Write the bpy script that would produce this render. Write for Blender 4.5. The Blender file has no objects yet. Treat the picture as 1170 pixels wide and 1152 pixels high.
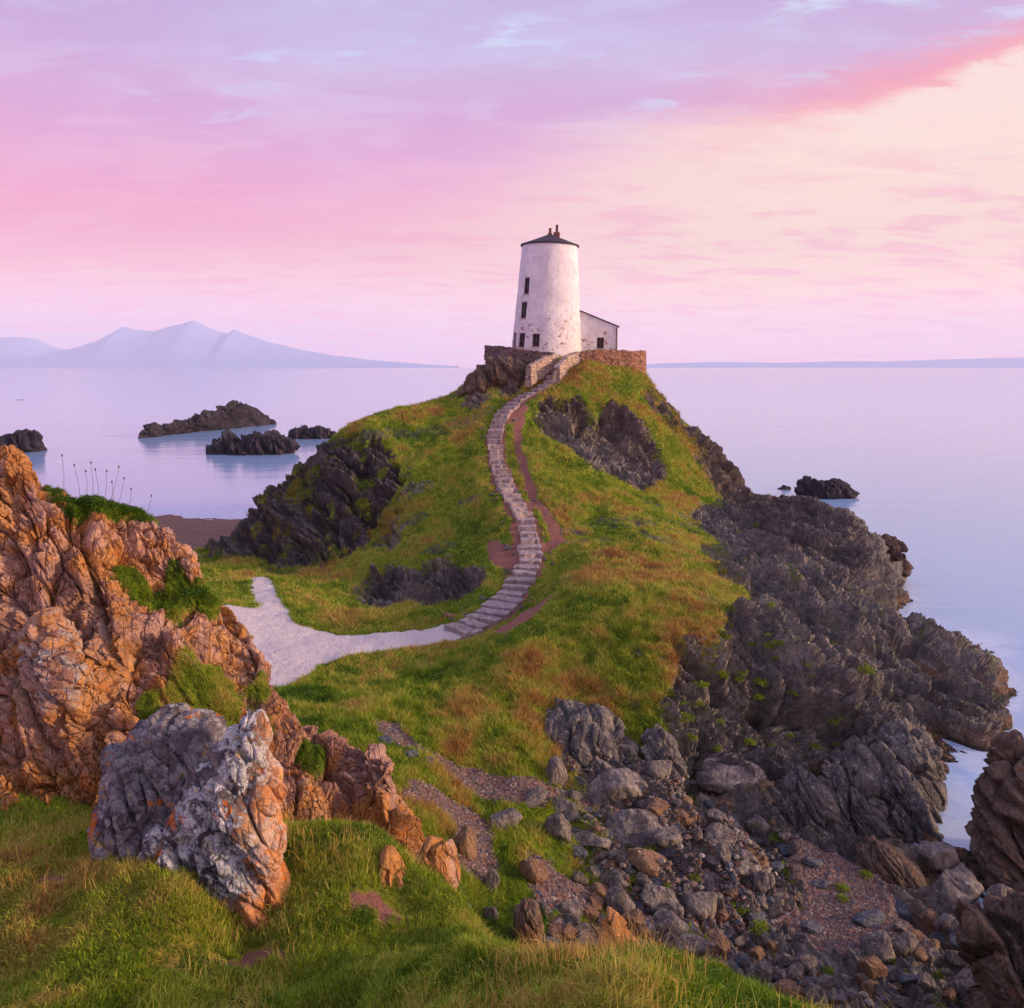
import bpy, math, random, time
import numpy as np
T0 = time.time()
R = math.radians
C = bpy.context.scene.collection
sc = bpy.context.scene
F32 = np.float32

# ------------------------------------------------------------------ camera
CZ = 16.0; PITCH = R(9.9); FPX = 900.0
cam = bpy.data.cameras.new('camera'); camo = bpy.data.objects.new('camera', cam); C.objects.link(camo)
camo.location = (0, 0, CZ); camo.rotation_euler = (R(90) - PITCH, 0, R(0))
cam.sensor_fit = 'HORIZONTAL'; cam.sensor_width = 36; cam.lens = 36 * FPX / 1170
cam.clip_start = 0.1; cam.clip_end = 60000
sc.camera = camo

# ------------------------------------------------------------------ light
SUN_AZ = R(97)      # clockwise from the viewing direction (+Y)
SUN_EL = R(12.5)
sd = (math.sin(SUN_AZ) * math.cos(SUN_EL), math.cos(SUN_AZ) * math.cos(SUN_EL), math.sin(SUN_EL))
sl = bpy.data.lights.new('sun', 'SUN'); slo = bpy.data.objects.new('sun', sl); C.objects.link(slo)
sl.energy = 4.9; sl.angle = R(6); sl.color = (1.0, 0.70, 0.46)
from mathutils import Vector
slo.rotation_euler = Vector(sd).to_track_quat('Z', 'Y').to_euler()
sc.view_settings.view_transform = 'Standard'; sc.view_settings.look = 'None'
sc.view_settings.exposure = 0.0; sc.view_settings.gamma = 1
sc.render.engine = 'CYCLES'
sc.cycles.use_denoising = True
sc.cycles.max_bounces = 6; sc.cycles.diffuse_bounces = 3; sc.cycles.glossy_bounces = 2
sc.cycles.volume_bounces = 3; sc.cycles.transparent_max_bounces = 8
sc.cycles.use_adaptive_sampling = True; sc.cycles.adaptive_threshold = 0.02

# ------------------------------------------------------------------ node helper
class NT:
    def __init__(s, nt):
        s.nt = nt; s.n = nt.nodes; s.l = nt.links
    def node(s, t, **k):
        n = s.n.new(t)
        for a, b in k.items(): setattr(n, a, b)
        return n
    def put(s, inp, v):
        if hasattr(v, 'is_output') or isinstance(v, bpy.types.NodeSocket): s.l.new(v, inp)
        elif v is not None:
            if isinstance(v, (tuple, list)) and len(v) == 3 and inp.type == 'RGBA': v = (*v, 1)
            inp.default_value = v
    def math(s, op, a, b=None, c=None, clamp=False):
        n = s.node('ShaderNodeMath', operation=op, use_clamp=clamp)
        for i, v in enumerate((a, b, c)):
            if v is not None: s.put(n.inputs[i], v)
        return n.outputs[0]
    def vmath(s, op, a, b=None):
        n = s.node('ShaderNodeVectorMath', operation=op)
        s.put(n.inputs[0], a)
        if b is not None: s.put(n.inputs[1], b)
        return n.outputs[0]
    def mix(s, f, a, b, bt='MIX'):
        n = s.node('ShaderNodeMix', data_type='RGBA', blend_type=bt)
        s.put(n.inputs['Factor'], f); s.put(n.inputs[6], a); s.put(n.inputs[7], b)
        return n.outputs[2]
    def noise(s, vec, scale, detail=4, rough=.55, dist=0.0):
        n = s.node('ShaderNodeTexNoise'); s.put(n.inputs['Vector'], vec)
        n.inputs['Scale'].default_value = scale; n.inputs['Detail'].default_value = detail
        n.inputs['Roughness'].default_value = rough; n.inputs['Distortion'].default_value = dist
        return n.outputs[0]
    def vor(s, vec, scale, feature='F1', out='Distance', rnd=1.0):
        n = s.node('ShaderNodeTexVoronoi', feature=feature); s.put(n.inputs['Vector'], vec)
        n.inputs['Scale'].default_value = scale; n.inputs['Randomness'].default_value = rnd
        return n.outputs[out]
    def step(s, v, a, b, lo=0.0, hi=1.0):
        n = s.node('ShaderNodeMapRange', interpolation_type='SMOOTHSTEP'); s.put(n.inputs[0], v)
        n.inputs[1].default_value = a; n.inputs[2].default_value = b
        n.inputs[3].default_value = lo; n.inputs[4].default_value = hi
        return n.outputs[0]
    def ramp(s, v, stops, interp='LINEAR'):
        n = s.node('ShaderNodeValToRGB'); s.put(n.inputs[0], v); r = n.color_ramp; r.interpolation = interp
        while len(r.elements) < len(stops): r.elements.new(0.5)
        for e, (p, c) in zip(r.elements, stops): e.position = p; e.color = (*c, 1)
        return n.outputs[0]
    def scalev(s, vec, xyz, rot=(0, 0, 0)):
        n = s.node('ShaderNodeMapping'); s.put(n.inputs[0], vec)
        n.inputs['Rotation'].default_value = rot; n.inputs['Scale'].default_value = xyz
        return n.outputs[0]
    def attr(s, name, out='Fac'):
        return s.node('ShaderNodeAttribute', attribute_name=name).outputs[out]
    def bump(s, h, strength, dist, normal=None):
        n = s.node('ShaderNodeBump'); s.put(n.inputs['Height'], h)
        n.inputs['Strength'].default_value = strength; n.inputs['Distance'].default_value = dist
        if normal is not None: s.put(n.inputs['Normal'], normal)
        return n.outputs[0]
def lin(r, g, b):
    f = lambda c: (c / 255 / 12.92) if c / 255 <= .04045 else ((c / 255 + .055) / 1.055) ** 2.4
    return (f(r), f(g), f(b))
def newmat(name):
    m = bpy.data.materials.new(name); m.use_nodes = True
    s = NT(m.node_tree); b = s.n['Principled BSDF']
    s.b = b; s.m = m
    s.P = s.node('ShaderNodeTexCoord').outputs['Object']
    b.inputs['Roughness'].default_value = .85; b.inputs['Specular IOR Level'].default_value = .25
    return s

# ------------------------------------------------------------------ sky
w = bpy.data.worlds.new('World'); sc.world = w; w.use_nodes = True
s = NT(w.node_tree); s.n.clear()
g = s.node('ShaderNodeTexCoord').outputs['Generated']
sep = s.node('ShaderNodeSeparateXYZ'); s.put(sep.inputs[0], g)
X, Y_, Z_ = sep.outputs
el = s.math('MULTIPLY', s.math('ARCSINE', s.math('MINIMUM', s.math('MAXIMUM', Z_, 0.0), 1.0)), 57.2958 / 90)   # 0..1 over 0..90 deg
az = s.math('MULTIPLY', s.math('ARCTAN2', X, Y_), 57.2958)                                                      # degrees, + to the right
E = lambda d: d / 90
base_l = s.ramp(el, [(0, lin(214, 184, 218)), (E(1.6), lin(222, 188, 220)), (E(3.6), lin(244, 196, 216)), (E(6), lin(250, 196, 204)), (E(8.5), lin(248, 176, 198)),
                     (E(12), lin(238, 162, 204)), (E(17), lin(205, 166, 222)), (E(24), lin(180, 172, 224)), (E(40), lin(150, 160, 212)), (1, lin(120, 138, 196))])
base_r = s.ramp(el, [(0, lin(236, 190, 208)), (E(1.2), lin(246, 198, 206)), (E(3), lin(253, 206, 202)), (E(5.5), lin(255, 216, 194)), (E(9), lin(255, 224, 204)),
                     (E(14), lin(254, 227, 212)), (E(19), lin(250, 226, 220)), (E(25), lin(215, 205, 232)), (E(40), lin(165, 172, 220)), (1, lin(120, 138, 196))])
azm = s.step(az, -22, 20)
sky = s.mix(azm, base_l, base_r)
# a cloud sheet: direction projected on a flat layer high above
k = s.math('DIVIDE', 1.0, s.math('ADD', s.math('MAXIMUM', Z_, 0.0), 0.16))
cmb = s.node('ShaderNodeCombineXYZ'); s.put(cmb.inputs[0], s.math('MULTIPLY', X, k)); s.put(cmb.inputs[1], s.math('MULTIPLY', Y_, k))
cp = cmb.outputs[0]
cps = s.scalev(cp, (0.9, 1.7, 1), (0, 0, R(-28)))
n1 = s.noise(cps, 1.1, 6, .58, .6)
n2 = s.noise(s.scalev(cp, (1.6, 3.6, 1), (0, 0, R(-20))), 1.7, 7, .62, .4)
n3 = s.noise(s.scalev(cp, (2.0, 4.5, 1), (0, 0, R(-24))), 2.3, 8, .66, .5)
# the sheet ends along a slanting edge towards the glow on the right:  az + k*el
wr_ = s.step(az, 2, 28)                                            # crisp to the right, soft to the left
wid_ = s.math('SUBTRACT', 5.0, s.math('MULTIPLY', wr_, 3.9))
edge = s.math('SUBTRACT', s.math('MULTIPLY', el, 90.0), s.math('MULTIPLY', az, 0.235))
edge = s.math('ADD', edge, s.math('MULTIPLY', s.math('SUBTRACT', n1, .5), s.math('SUBTRACT', 9.0, s.math('MULTIPLY', wr_, 6.0))))
edge = s.math('ADD', edge, s.math('MULTIPLY', s.math('SUBTRACT', n3, .5), 3.5))
e2 = s.math('DIVIDE', s.math('SUBTRACT', edge, 10.0), wid_)
sheet = s.step(e2, 0, 1)
cloudc = s.ramp(el, [(0, lin(240, 178, 205)), (E(6), lin(250, 166, 188)), (E(10), lin(246, 158, 196)), (E(14), lin(222, 160, 210)), (E(19), lin(198, 164, 216)), (E(26), lin(178, 168, 218)), (1, lin(190, 190, 230))])
gapc = s.ramp(el, [(0, lin(250, 205, 214)), (E(9), lin(250, 195, 214)), (E(14), lin(232, 190, 226)), (E(20), lin(198, 196, 236)), (E(26), lin(192, 204, 242)), (1, lin(200, 205, 240))])
tex = s.mix(s.step(n1, .42, .76, 0, .8), cloudc, gapc)
tex = s.mix(s.math('MULTIPLY', s.step(n2, .47, .62), .55), tex, gapc)
tex = s.mix(s.math('MULTIPLY', s.math('MULTIPLY', s.step(n3, .50, .62), s.math('MULTIPLY', s.step(el, E(12), E(19)), s.step(s.noise(s.scalev(cp, (1.2, 2.0, 1)), 1.3, 3, .5), .46, .60))), .9), tex, lin(204, 218, 250))
sky = s.mix(s.math('MULTIPLY', sheet, .92), sky, tex)
rimb = s.math('MULTIPLY', s.math('MULTIPLY', s.step(e2, -.5, .5), s.step(e2, 2.4, .6)), s.step(az, 6, 26))
sky = s.mix(s.math('MULTIPLY', rimb, .75), sky, lin(250, 152, 164))
low = s.math('MULTIPLY', s.math('MULTIPLY', s.step(n2, .47, .64), s.step(el, E(16), E(9))), .55)
sky = s.mix(low, sky, lin(246, 160, 190))
# glow round the low sun
dt = s.node('ShaderNodeVectorMath', operation='DOT_PRODUCT'); s.put(dt.inputs[0], g); dt.inputs[1].default_value = sd
glow = s.math('POWER', s.math('MAXIMUM', dt.outputs['Value'], 0.0), 6.0)
gl = s.node('ShaderNodeMix', data_type='RGBA', blend_type='ADD'); gl.inputs['Factor'].default_value = 1
s.put(gl.inputs[6], sky)
gc = s.node('ShaderNodeVectorMath', operation='SCALE'); gc.inputs[0].default_value = (1.0, .55, .28); s.put(gc.inputs['Scale'], s.math('MULTIPLY', glow, 1.2))
s.put(gl.inputs[7], gc.outputs[0])
bg = s.node('ShaderNodeBackground'); s.put(bg.inputs[0], gl.outputs[2])
s.put(bg.inputs[1], s.math('ADD', s.math('ADD', 1.0, s.step(el, E(24), E(50), 0, .05)), s.step(el, E(9), 0, 0, .42)))
out = s.node('ShaderNodeOutputWorld'); s.l.new(bg.outputs[0], out.inputs[0])
w.cycles.sampling_method = 'MANUAL'; w.cycles.sample_map_resolution = 512

# ------------------------------------------------------------------ object helpers
def tag(o, label=None, cat=None, group=None, kind=None):
    if label: o['label'] = label
    if cat: o['category'] = cat
    if group: o['group'] = group
    if kind: o['kind'] = kind
    return o
def empty(name, loc, label=None, cat=None, group=None, rz=0):
    o = bpy.data.objects.new(name, None); C.objects.link(o); o.location = loc; o.rotation_euler = (0, 0, rz)
    o.empty_display_size = .3
    return tag(o, label, cat, group)
def mesh_obj(name, V, F, mat, parent=None, smooth=True, attrs=None, loc=None, link=True):
    """V (n,3); F (m,3|4) int array or list of polygons"""
    me = bpy.data.meshes.new(name); V = np.asarray(V, dtype=F32)
    if isinstance(F, np.ndarray):
        me.vertices.add(len(V)); me.vertices.foreach_set('co', V.ravel())
        k = F.shape[1]; me.loops.add(F.size); me.loops.foreach_set('vertex_index', F.astype(np.int32).ravel())
        me.polygons.add(len(F)); me.polygons.foreach_set('loop_start', np.arange(0, F.size, k, dtype=np.int32))
        me.polygons.foreach_set('loop_total', np.full(len(F), k, dtype=np.int32))
        me.update(calc_edges=True)
    else:
        me.from_pydata([tuple(v) for v in V], [], F)
    me.polygons.foreach_set('use_smooth', np.full(len(me.polygons), smooth, dtype=bool))
    if attrs:
        for a, d in attrs.items():
            d = np.asarray(d, dtype=F32)
            if d.ndim == 1:
                at_ = me.attributes.new(a, 'FLOAT', 'POINT'); at_.data.foreach_set('value', d)
            else:
                at_ = me.attributes.new(a, 'FLOAT_COLOR', 'POINT')
                at_.data.foreach_set('color', np.concatenate([d, np.ones((len(d), 1), F32)], 1).ravel())
    if mat: me.materials.append(mat)
    o = bpy.data.objects.new(name, me)
    if loc is not None: o.location = loc
    if parent is not None: o.parent = parent
    if link: C.objects.link(o)
    return o
def at(px, py, Y):
    """world point seen at photo pixel (px, py) whose distance along +Y is Y"""
    u = (px - 585) / FPX; v = (576 - py) / FPX
    dx = u; dy = math.cos(PITCH) + v * math.sin(PITCH); dz = -math.sin(PITCH) + v * math.cos(PITCH)
    t = Y / dy
    return (dx * t, Y, CZ + dz * t)
def atz(px, py, z):
    u = (px - 585) / FPX; v = (576 - py) / FPX
    dx = u; dy = math.cos(PITCH) + v * math.sin(PITCH); dz = -math.sin(PITCH) + v * math.cos(PITCH)
    t = (z - CZ) / dz
    return (dx * t, dy * t, z)

# ------------------------------------------------------------------ noise
rs = np.random.RandomState(7)
LAT = rs.rand(64 ** 3).astype(F32)
LAT3 = rs.rand(64 ** 3, 3).astype(F32)
def vnoise(P, seed=0):
    P = P + F32(seed * 7.31)
    I = np.floor(P).astype(np.int32); f = (P - I).astype(F32)
    f = f * f * f * (f * (f * 6 - 15) + 10)
    I &= 63; J = (I + 1) & 63
    x0, x1 = I[:, 0], J[:, 0]; y0, y1 = I[:, 1] << 6, J[:, 1] << 6; z0, z1 = I[:, 2] << 12, J[:, 2] << 12
    fx, fy, fz = f[:, 0], f[:, 1], f[:, 2]
    def l(a, b, t): return a + (b - a) * t
    a = l(l(LAT[x0 + y0 + z0], LAT[x1 + y0 + z0], fx), l(LAT[x0 + y1 + z0], LAT[x1 + y1 + z0], fx), fy)
    b = l(l(LAT[x0 + y0 + z1], LAT[x1 + y0 + z1], fx), l(LAT[x0 + y1 + z1], LAT[x1 + y1 + z1], fx), fy)
    return l(a, b, fz) * 2 - 1
def fbm(P, sc_=1.0, oct=4, gain=.5, seed=0):
    P = np.asarray(P, F32) * F32(sc_); r = 0; a = 1.0; t = 0
    for i in range(oct):
        r = r + a * vnoise(P, seed + i * 3); t += a; a *= gain; P = P * F32(2.03)
    return r / t
def ridged(P, sc_=1.0, oct=4, gain=.5, seed=0):
    P = np.asarray(P, F32) * F32(sc_); r = 0; a = 1.0; t = 0
    for i in range(oct):
        r = r + a * (1 - 2 * np.abs(vnoise(P, seed + i * 3))); t += a; a *= gain; P = P * F32(2.03)
    return r / t
def worley(P, seed=0):
    """F1, F2 and a random number per nearest cell (and its sideways tilt)"""
    P = np.asarray(P, F32) + F32(seed * 3.7)
    I = np.floor(P).astype(np.int32); f = (P - I).astype(F32)
    n = len(P); F1 = np.full(n, 9, F32); F2 = np.full(n, 9, F32); R1 = np.zeros(n, F32); TI = np.zeros(n, F32)
    for dx in (-1, 0, 1):
        for dy in (-1, 0, 1):
            for dz in (-1, 0, 1):
                idx = ((I[:, 0] + dx) & 63) + (((I[:, 1] + dy) & 63) << 6) + (((I[:, 2] + dz) & 63) << 12)
                J = LAT3[idx]; D = J + np.array([dx, dy, dz], F32) - f
                d = np.sqrt((D * D).sum(1)); m = d < F1
                F2 = np.where(m, F1, np.minimum(F2, d)); F1 = np.where(m, d, F1)
                R1 = np.where(m, LAT[idx], R1)
                TI = np.where(m, D[:, 0] * (J[:, 1] * 2 - 1) + D[:, 1] * (J[:, 2] * 2 - 1) + D[:, 2] * (J[:, 0] * 2 - 1), TI)
    return F1, F2, R1, TI
def ss(a, b, x):
    t = np.clip((x - a) / (b - a), 0, 1); return t * t * (3 - 2 * t)
def frame(dip, strike):
    """rotation whose first axis crosses the strata"""
    cs, sn = math.cos(strike), math.sin(strike); cd, sd_ = math.cos(dip), math.sin(dip)
    n = np.array([cs * cd, sn * cd, sd_]); t = np.array([-sn, cs, 0]); b = np.cross(n, t)
    return np.stack([n, t, b]).astype(F32)
def rockdisp(P, M, size=1.0, stretch=(1.0, .42, .28), seed=0, fine=True):
    """fractured, bedded rock; returned in units of roughly +-1 per 'size' metres"""
    Pw = P + F32(.35 * size) * np.stack([fbm(P, .6 / size, 2, seed=seed + 11), fbm(P, .6 / size, 2, seed=seed + 12), fbm(P, .6 / size, 2, seed=seed + 13)], 1)
    Q = (Pw @ M.T) * np.array(stretch, F32) / F32(size)
    F1, F2, r, ti = worley(Q, seed)
    d = (r - .5) * .75 + ti * .9 - .75 * (1 - ss(0, .20, F2 - F1))
    if fine:
        F1, F2, r, ti = worley(Q * F32(2.7), seed + 5)
        d = d + (r - .5) * .30 + ti * .36 - .22 * (1 - ss(0, .2, F2 - F1))
    d = d + .25 * fbm(Q, 3.1, 4, .6, seed + 2)
    return d

# ------------------------------------------------------------------ terrain control points
SV = 560.0
CP = []     # U, V, z, rock
def add(p, rock): CP.append((FPX * p[0] / p[1], SV * math.log(p[1]), p[2], rock))
def A(px, py, Y, r=0.0): add(at(px, py, Y), r)
def Az(px, py, z, r=0.0): add(atz(px, py, z), r)
def Q(px, Y, z, r=0.0): add(((px - 585) / FPX * Y, Y, z), r)
# near slope
for a in [(0,930,8.3),(-80,1000,7),(0,1100,6),(200,1100,6),(100,950,8),(190,1004,6.65),(130,1000,6.85),(60,985,7.3),(225,1060,6.45),(270,1098,6.35),(325,1080,6.45),(330,1000,7.3),(300,1140,5.5),(400,1000,7.3),(440,960,7.9),(470,985,8.1),(500,1005,8.1),(525,1040,7.5),(545,1072,6.85),(470,1040,7.1),(490,1060,6.75),(400,1140,5.5),(500,1075,6.4),(600,1098,6.1),(700,1105,5.9),(780,1125,5.6),(860,1150,5.3),(980,1180,5.0),(1100,1230,4.7)]: A(*a)
for a in [(-250,1.2,13.6),(-250,2.5,12.8),(-250,6,11.2),(-250,9,10.9),(1500,1.2,13.6),(1500,2.5,12.6),(585,1.0,14.4),(100,2.5,13.0),(585,3.2,12.4),(1100,2.5,12.9),(585,2.0,13.6),(500,9.4,8.5),(540,8.4,8.4),(600,7.4,8.6),(700,7.2,8.6),(800,6.9,8.8),(900,6.6,9.0),(1200,6.3,9.3),(1400,6,9.5),(500,12,5.0),(700,12,4.0),(900,12,3.4),(1200,12,3.2),(1500,12,4)]: Q(*a)
# ground round and behind the left outcrop
for a in [(-150,10,10.6),(0,10,10.6),(150,10,10.3),(300,10,9.9),(400,10,9.3),(475,9.8,8.6),(-100,14,10),(0,14,9.5),(150,15,8.6),(300,14,7.6),(400,14,6),(-200,25,7),(0,25,6),(200,22,5.6),(-200,45,3),(0,45,2.4),(100,60,1.2),(-100,62,1),(0,80,-1),(-200,80,-1.5),(200,35,4),(100,35,3.8)]: Q(*a)
# white sand hollow and the saddle
for a in [(380,830,4.9),(400,775,4.2),(340,765,4.1),(450,740,4.0),(310,700,4.0),(250,700,4.2),(300,660,3.5),(275,640,2.9),(380,655,3.6),(370,690,3.9),(430,700,3.9),(500,712,4.0),(500,690,4.2),(230,650,3.2)]: Az(*a)
for a in [(230,625,1.6),(180,625,1.6),(230,592,0.05),(178,590,0.05),(280,592,0.7)]: Az(*a)
for a in [(180,95,-2),(230,95,-2),(300,92,-2.5),(100,95,-2),(0,100,-2.5),(300,76,.3),(270,64,1.3),(330,72,.9),(260,80,.1),(270,90,-1)]: Q(*a)
# left end of the headland
for a in [(262,630,56,.8),(280,588,57.5,.5),(300,562,58.5,.3),(340,530,60,0),(300,625,54,1),(310,590,56.5,.9),(340,640,51,.8),(340,600,54,1),(340,565,57,.7),(380,640,49,.6),(380,600,52,.9),(380,560,55,.7),(370,520,60,0),(400,484,63,0),(460,466,66,0),(527,452,68,.2),
          (430,520,58,.3),(435,545,56,1),(430,575,54,1),(430,605,52,.7),(420,640,47,.2),(455,560,54,.4),(500,500,60,0),(500,550,54.5,0),(500,600,49,0),(480,630,46,.2),(540,600,48,0),(540,640,43.5,.2),(480,650,44,.6),(470,690,40,.5),(500,665,42,1),(505,690,40.5,.9),(440,665,44,.8),(430,690,41,.7),(400,700,39,0),(540,660,41,.6),(555,690,38,.1),(530,550,53.5,0),(530,500,60,0),(470,500,61,.1),(560,470,63.5,.3),(540,480,63,.5),(500,490,62.5,.3)]: A(*a)
for a in [(340,68,4),(400,73,7),(460,77,8.5),(300,68,1.8),(400,86,-1.5),(340,80,-1),(460,92,-3),(540,96,-3)]: Q(*a)
# path
PATH = [(522,724,34.2),(545,712,35.2),(568,697,36.6),(590,672,39),(604,645,41.6),(604,615,44.6),(598,590,47),(581,562,50.7),(569,530,55),(566,500,59),(576,472,62.6),(597,455,65.2),(618,444,66.6),(634,430,68.3),(640,418,69.8)]
for a in PATH: A(*a)
# right of the path
for a in [(640,520,56.5),(640,560,51.3),(640,600,46.5),(640,630,43),(700,560,53.5),(700,600,47),(700,640,40.5),(700,680,33.2),(650,670,36.2),(620,700,33),(760,640,40.5),(760,600,48),(780,565,58)]: A(*a)
for a in [(600,462,65.2,.5),(625,465,64.6,.8),(660,462,65,1),(640,490,61,.6),(660,500,60.2,1),(700,520,60.2,1),(725,532,60.3,1),(735,508,62.5,.9),(700,475,64.3,1),(680,455,66,.2),(720,450,67.5,0),(750,462,69.5,.2),(770,500,67,0),(780,535,64,0),(790,490,71,.6),(800,530,67,.5),(830,520,73,.9),(840,555,69,1),(857,560,73,1),(760,480,70,0),(735,434,72,.3),(700,428,69.5,0),(660,424,67.6,0),(675,440,67,0)]: A(*a)
for a in [(540,441,68.7,1),(530,449,68.3,.8),(560,422,69.3,1),(585,432,67.8,1),(560,445,67.6,.3),(600,447,66.3,.2),(605,425,68.6,.5)]: A(*a)
for a in [(560,71,16.3),(575,74,16.7),(600,71,16.7),(622,71.2,16.7),(660,71,16.8),(700,73,16.8),(725,74,16.7),(640,75,16.8),(640,79,16.6),(690,79,16.4),(575,79,16),(545,75,14.6),(750,80,10.5),(790,82,6.5),(830,84,3.2),(860,86,0.3),(630,84,12.5),(560,82,11.5),(620,98,-3),(740,97,-3),(850,96,-3.5),(900,90,-3)]: Q(*a)
# rocky right hand flank
for a in [(810,585,56,.7),(850,578,64,.8),(880,572,66,1),(920,566,60,1),(970,584,57,1),(1005,618,54,1),(1025,655,53.5,1),(860,610,53,1),(900,620,51,1),(950,645,49,1),(1000,668,48,1),(800,610,49,.5),(730,600,46.5,.5),(750,645,40,.1),(820,625,46,.6),(860,632,45.2,.9),
          (850,640,43.5,.6),(900,650,43,1),(960,668,43.5,1),(1010,690,43,1),(1060,706,43,1),(1100,722,42.8,1),(1125,742,41.5,1),(840,680,35.5,.2),(870,700,34.5,.7),(900,700,36.5,1),(950,745,33.5,1),(1000,760,34,1),(1080,780,34.5,1),(1140,792,34.5,1),(1155,800,34,1),
          (800,692,32.6,.1),(850,710,32.2,.6),(800,740,30,.48),(850,760,30,.9),(800,800,27.6,.95),(860,810,28,1),(750,700,31.8,0),(750,760,28.6,.1),(750,820,26.4,.45),(700,722,30.6,0),(700,770,28,0),(700,822,26.2,.2),(650,740,30,0),(650,790,27.3,0),(900,800,28.6,1),(950,822,29.3,1),(1000,830,30.3,1)]: A(*a)
for a in [(890,74,0,1),(890,84,-2,1),(920,70,0,1),(970,66,-1,1),(1010,62,-1.5,1),(1050,58,-2,1),(1060,50,-1,1),(1100,48,-1.5,1),(1140,48,-2,1),(1200,42,-2,1),(1200,34,-2,1),(1250,30,-2,1),(1300,40,-3,1),(1300,60,-4,1),(1300,25,-.5,1),(1100,70,-4,1),(1000,75,-4,1),(1030,47,.6,1)]: Q(*a)
for a in [(1030,672,0,1),(1142,742,-.1,1),(1165,802,0,1),(1168,850,-.3,1),(1120,862,.1,1),(1085,850,.4,1),(1110,900,-.7,1),(1150,880,-.8,1),(1060,850,.5,1),(1095,938,-.2,1),(1120,925,-.4,1),(1040,900,.8,1),
          (950,855,1.5,1),(870,860,2.0,1),(800,845,2.9,.9),(700,860,3.2,.6),(600,880,3.8,.1),(600,840,4.1,0),(600,790,4.5,0),(600,745,5.0,0),(550,770,4.6,0),(500,762,4.3,0),(500,810,4.5,0),(440,800,4.7,0),(440,842,4.9,.1),(520,880,4.1,.2),
          (540,930,3.6,.1),(480,900,4.6,.1),(560,1000,3.3,.2),(520,960,4.0,.2),(540,1050,3.4,.3),(600,940,3.3,.2),(640,1080,2.7,.4),(700,900,2.9,.7),(700,950,2.6,.6),(700,1000,2.3,.6),(760,1060,2.0,.8),(850,1130,1.8,.9),(800,900,2.3,.9),(800,1000,1.8,.9),(900,900,1.7,1),(900,960,1.2,1),(900,1050,1.1,1),(960,1080,1.1,1),
          (1000,950,1.0,1),(1000,1000,.9,1),(1060,1000,.9,1),(1100,1050,.9,1),(1150,1130,1.3,1),(1000,1130,1.5,1),(1050,945,.6,1),(1170,1000,1.2,1),(650,870,3.3,.5),(640,1000,2.9,.4)]: Az(*a)
CP = np.array(CP, dtype=np.float64)
CC = 22.0
def rbf_fit(pts, vals, lam=1e-3):
    d = np.sqrt(((pts[:, None] - pts[None]) ** 2).sum(-1) + CC * CC)
    n = len(pts); M = np.zeros((n + 3, n + 3)); M[:n, :n] = d - lam * 900 * np.eye(n) * 3
    q = np.concatenate([np.ones((n, 1)), pts / 500], 1); M[:n, n:] = q; M[n:, :n] = q.T
    rhs = np.concatenate([vals, np.zeros((3, vals.shape[1]))]) if vals.ndim > 1 else np.concatenate([vals, np.zeros(3)])
    return np.linalg.solve(M, rhs)
COEF = rbf_fit(CP[:, :2], CP[:, 2])
def rbf_eval(U, V, pts=None, coef=None):
    pts = CP[:, :2] if pts is None else pts; coef = COEF if coef is None else coef
    o = np.empty(len(U), F32); c32 = coef.astype(F32); p = pts.astype(F32); n = len(p)
    for a in range(0, len(U), 60000):
        u = U[a:a + 60000].astype(F32)[:, None]; v = V[a:a + 60000].astype(F32)[:, None]
        d = np.sqrt((u - p[:, 0]) ** 2 + (v - p[:, 1]) ** 2 + F32(CC * CC))
        o[a:a + 60000] = d @ c32[:n] + c32[n] + u[:, 0] / 500 * c32[n + 1] + v[:, 0] / 500 * c32[n + 2]
    return o
def rock_eval(U, V):
    o = np.empty(len(U), F32); p = CP[:, :2].astype(F32); r = CP[:, 3].astype(F32)
    for a in range(0, len(U), 60000):
        u = U[a:a + 60000].astype(F32)[:, None]; v = V[a:a + 60000].astype(F32)[:, None]
        d2 = (u - p[:, 0]) ** 2 + (v - p[:, 1]) ** 2
        wgt = 1 / (d2 + 120) ** 1.6
        o[a:a + 60000] = (wgt @ r) / wgt.sum(1)
    return o
# smooth path centre line in plan
PW = np.array([at(*a) for a in PATH])
def catmull(P, n):
    P = np.asarray(P, float); P = np.vstack([2 * P[0] - P[1], P, 2 * P[-1] - P[-2]]); o = []
    for i in range(1, len(P) - 2):
        for t in np.linspace(0, 1, n, endpoint=False):
            a, b, c, d = P[i - 1:i + 3]
            o.append(.5 * (2 * b + (c - a) * t + (2 * a - 5 * b + 4 * c - d) * t * t + (3 * b - a - 3 * c + d) * t ** 3))
    o.append(P[-2]); return np.array(o)
PC = catmull(PW, 8)
def polydist(x, y, L):
    """distance to polyline L (k,>=2) and interpolated extra columns"""
    best = np.full(len(x), 1e9, F32); ex = np.zeros(len(x), F32)
    for a, b in zip(L[:-1], L[1:]):
        dx, dy = b[0] - a[0], b[1] - a[1]; q = dx * dx + dy * dy + 1e-9
        t = np.clip(((x - a[0]) * dx + (y - a[1]) * dy) / q, 0, 1)
        d = np.hypot(x - a[0] - t * dx, y - a[1] - t * dy); m = d < best
        best = np.where(m, d, best)
        if len(a) > 2: ex = np.where(m, a[2] + t * (b[2] - a[2]), ex)
    return best, ex
def inpoly(x, y, L):
    c = np.zeros(len(x), bool)
    for (x1, y1), (x2, y2) in zip(L, L[1:] + L[:1]):
        m = ((y1 > y) != (y2 > y)); c ^= m & (x < (x2 - x1) * (y - y1) / (y2 - y1 + 1e-12) + x1)
    return c
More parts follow.
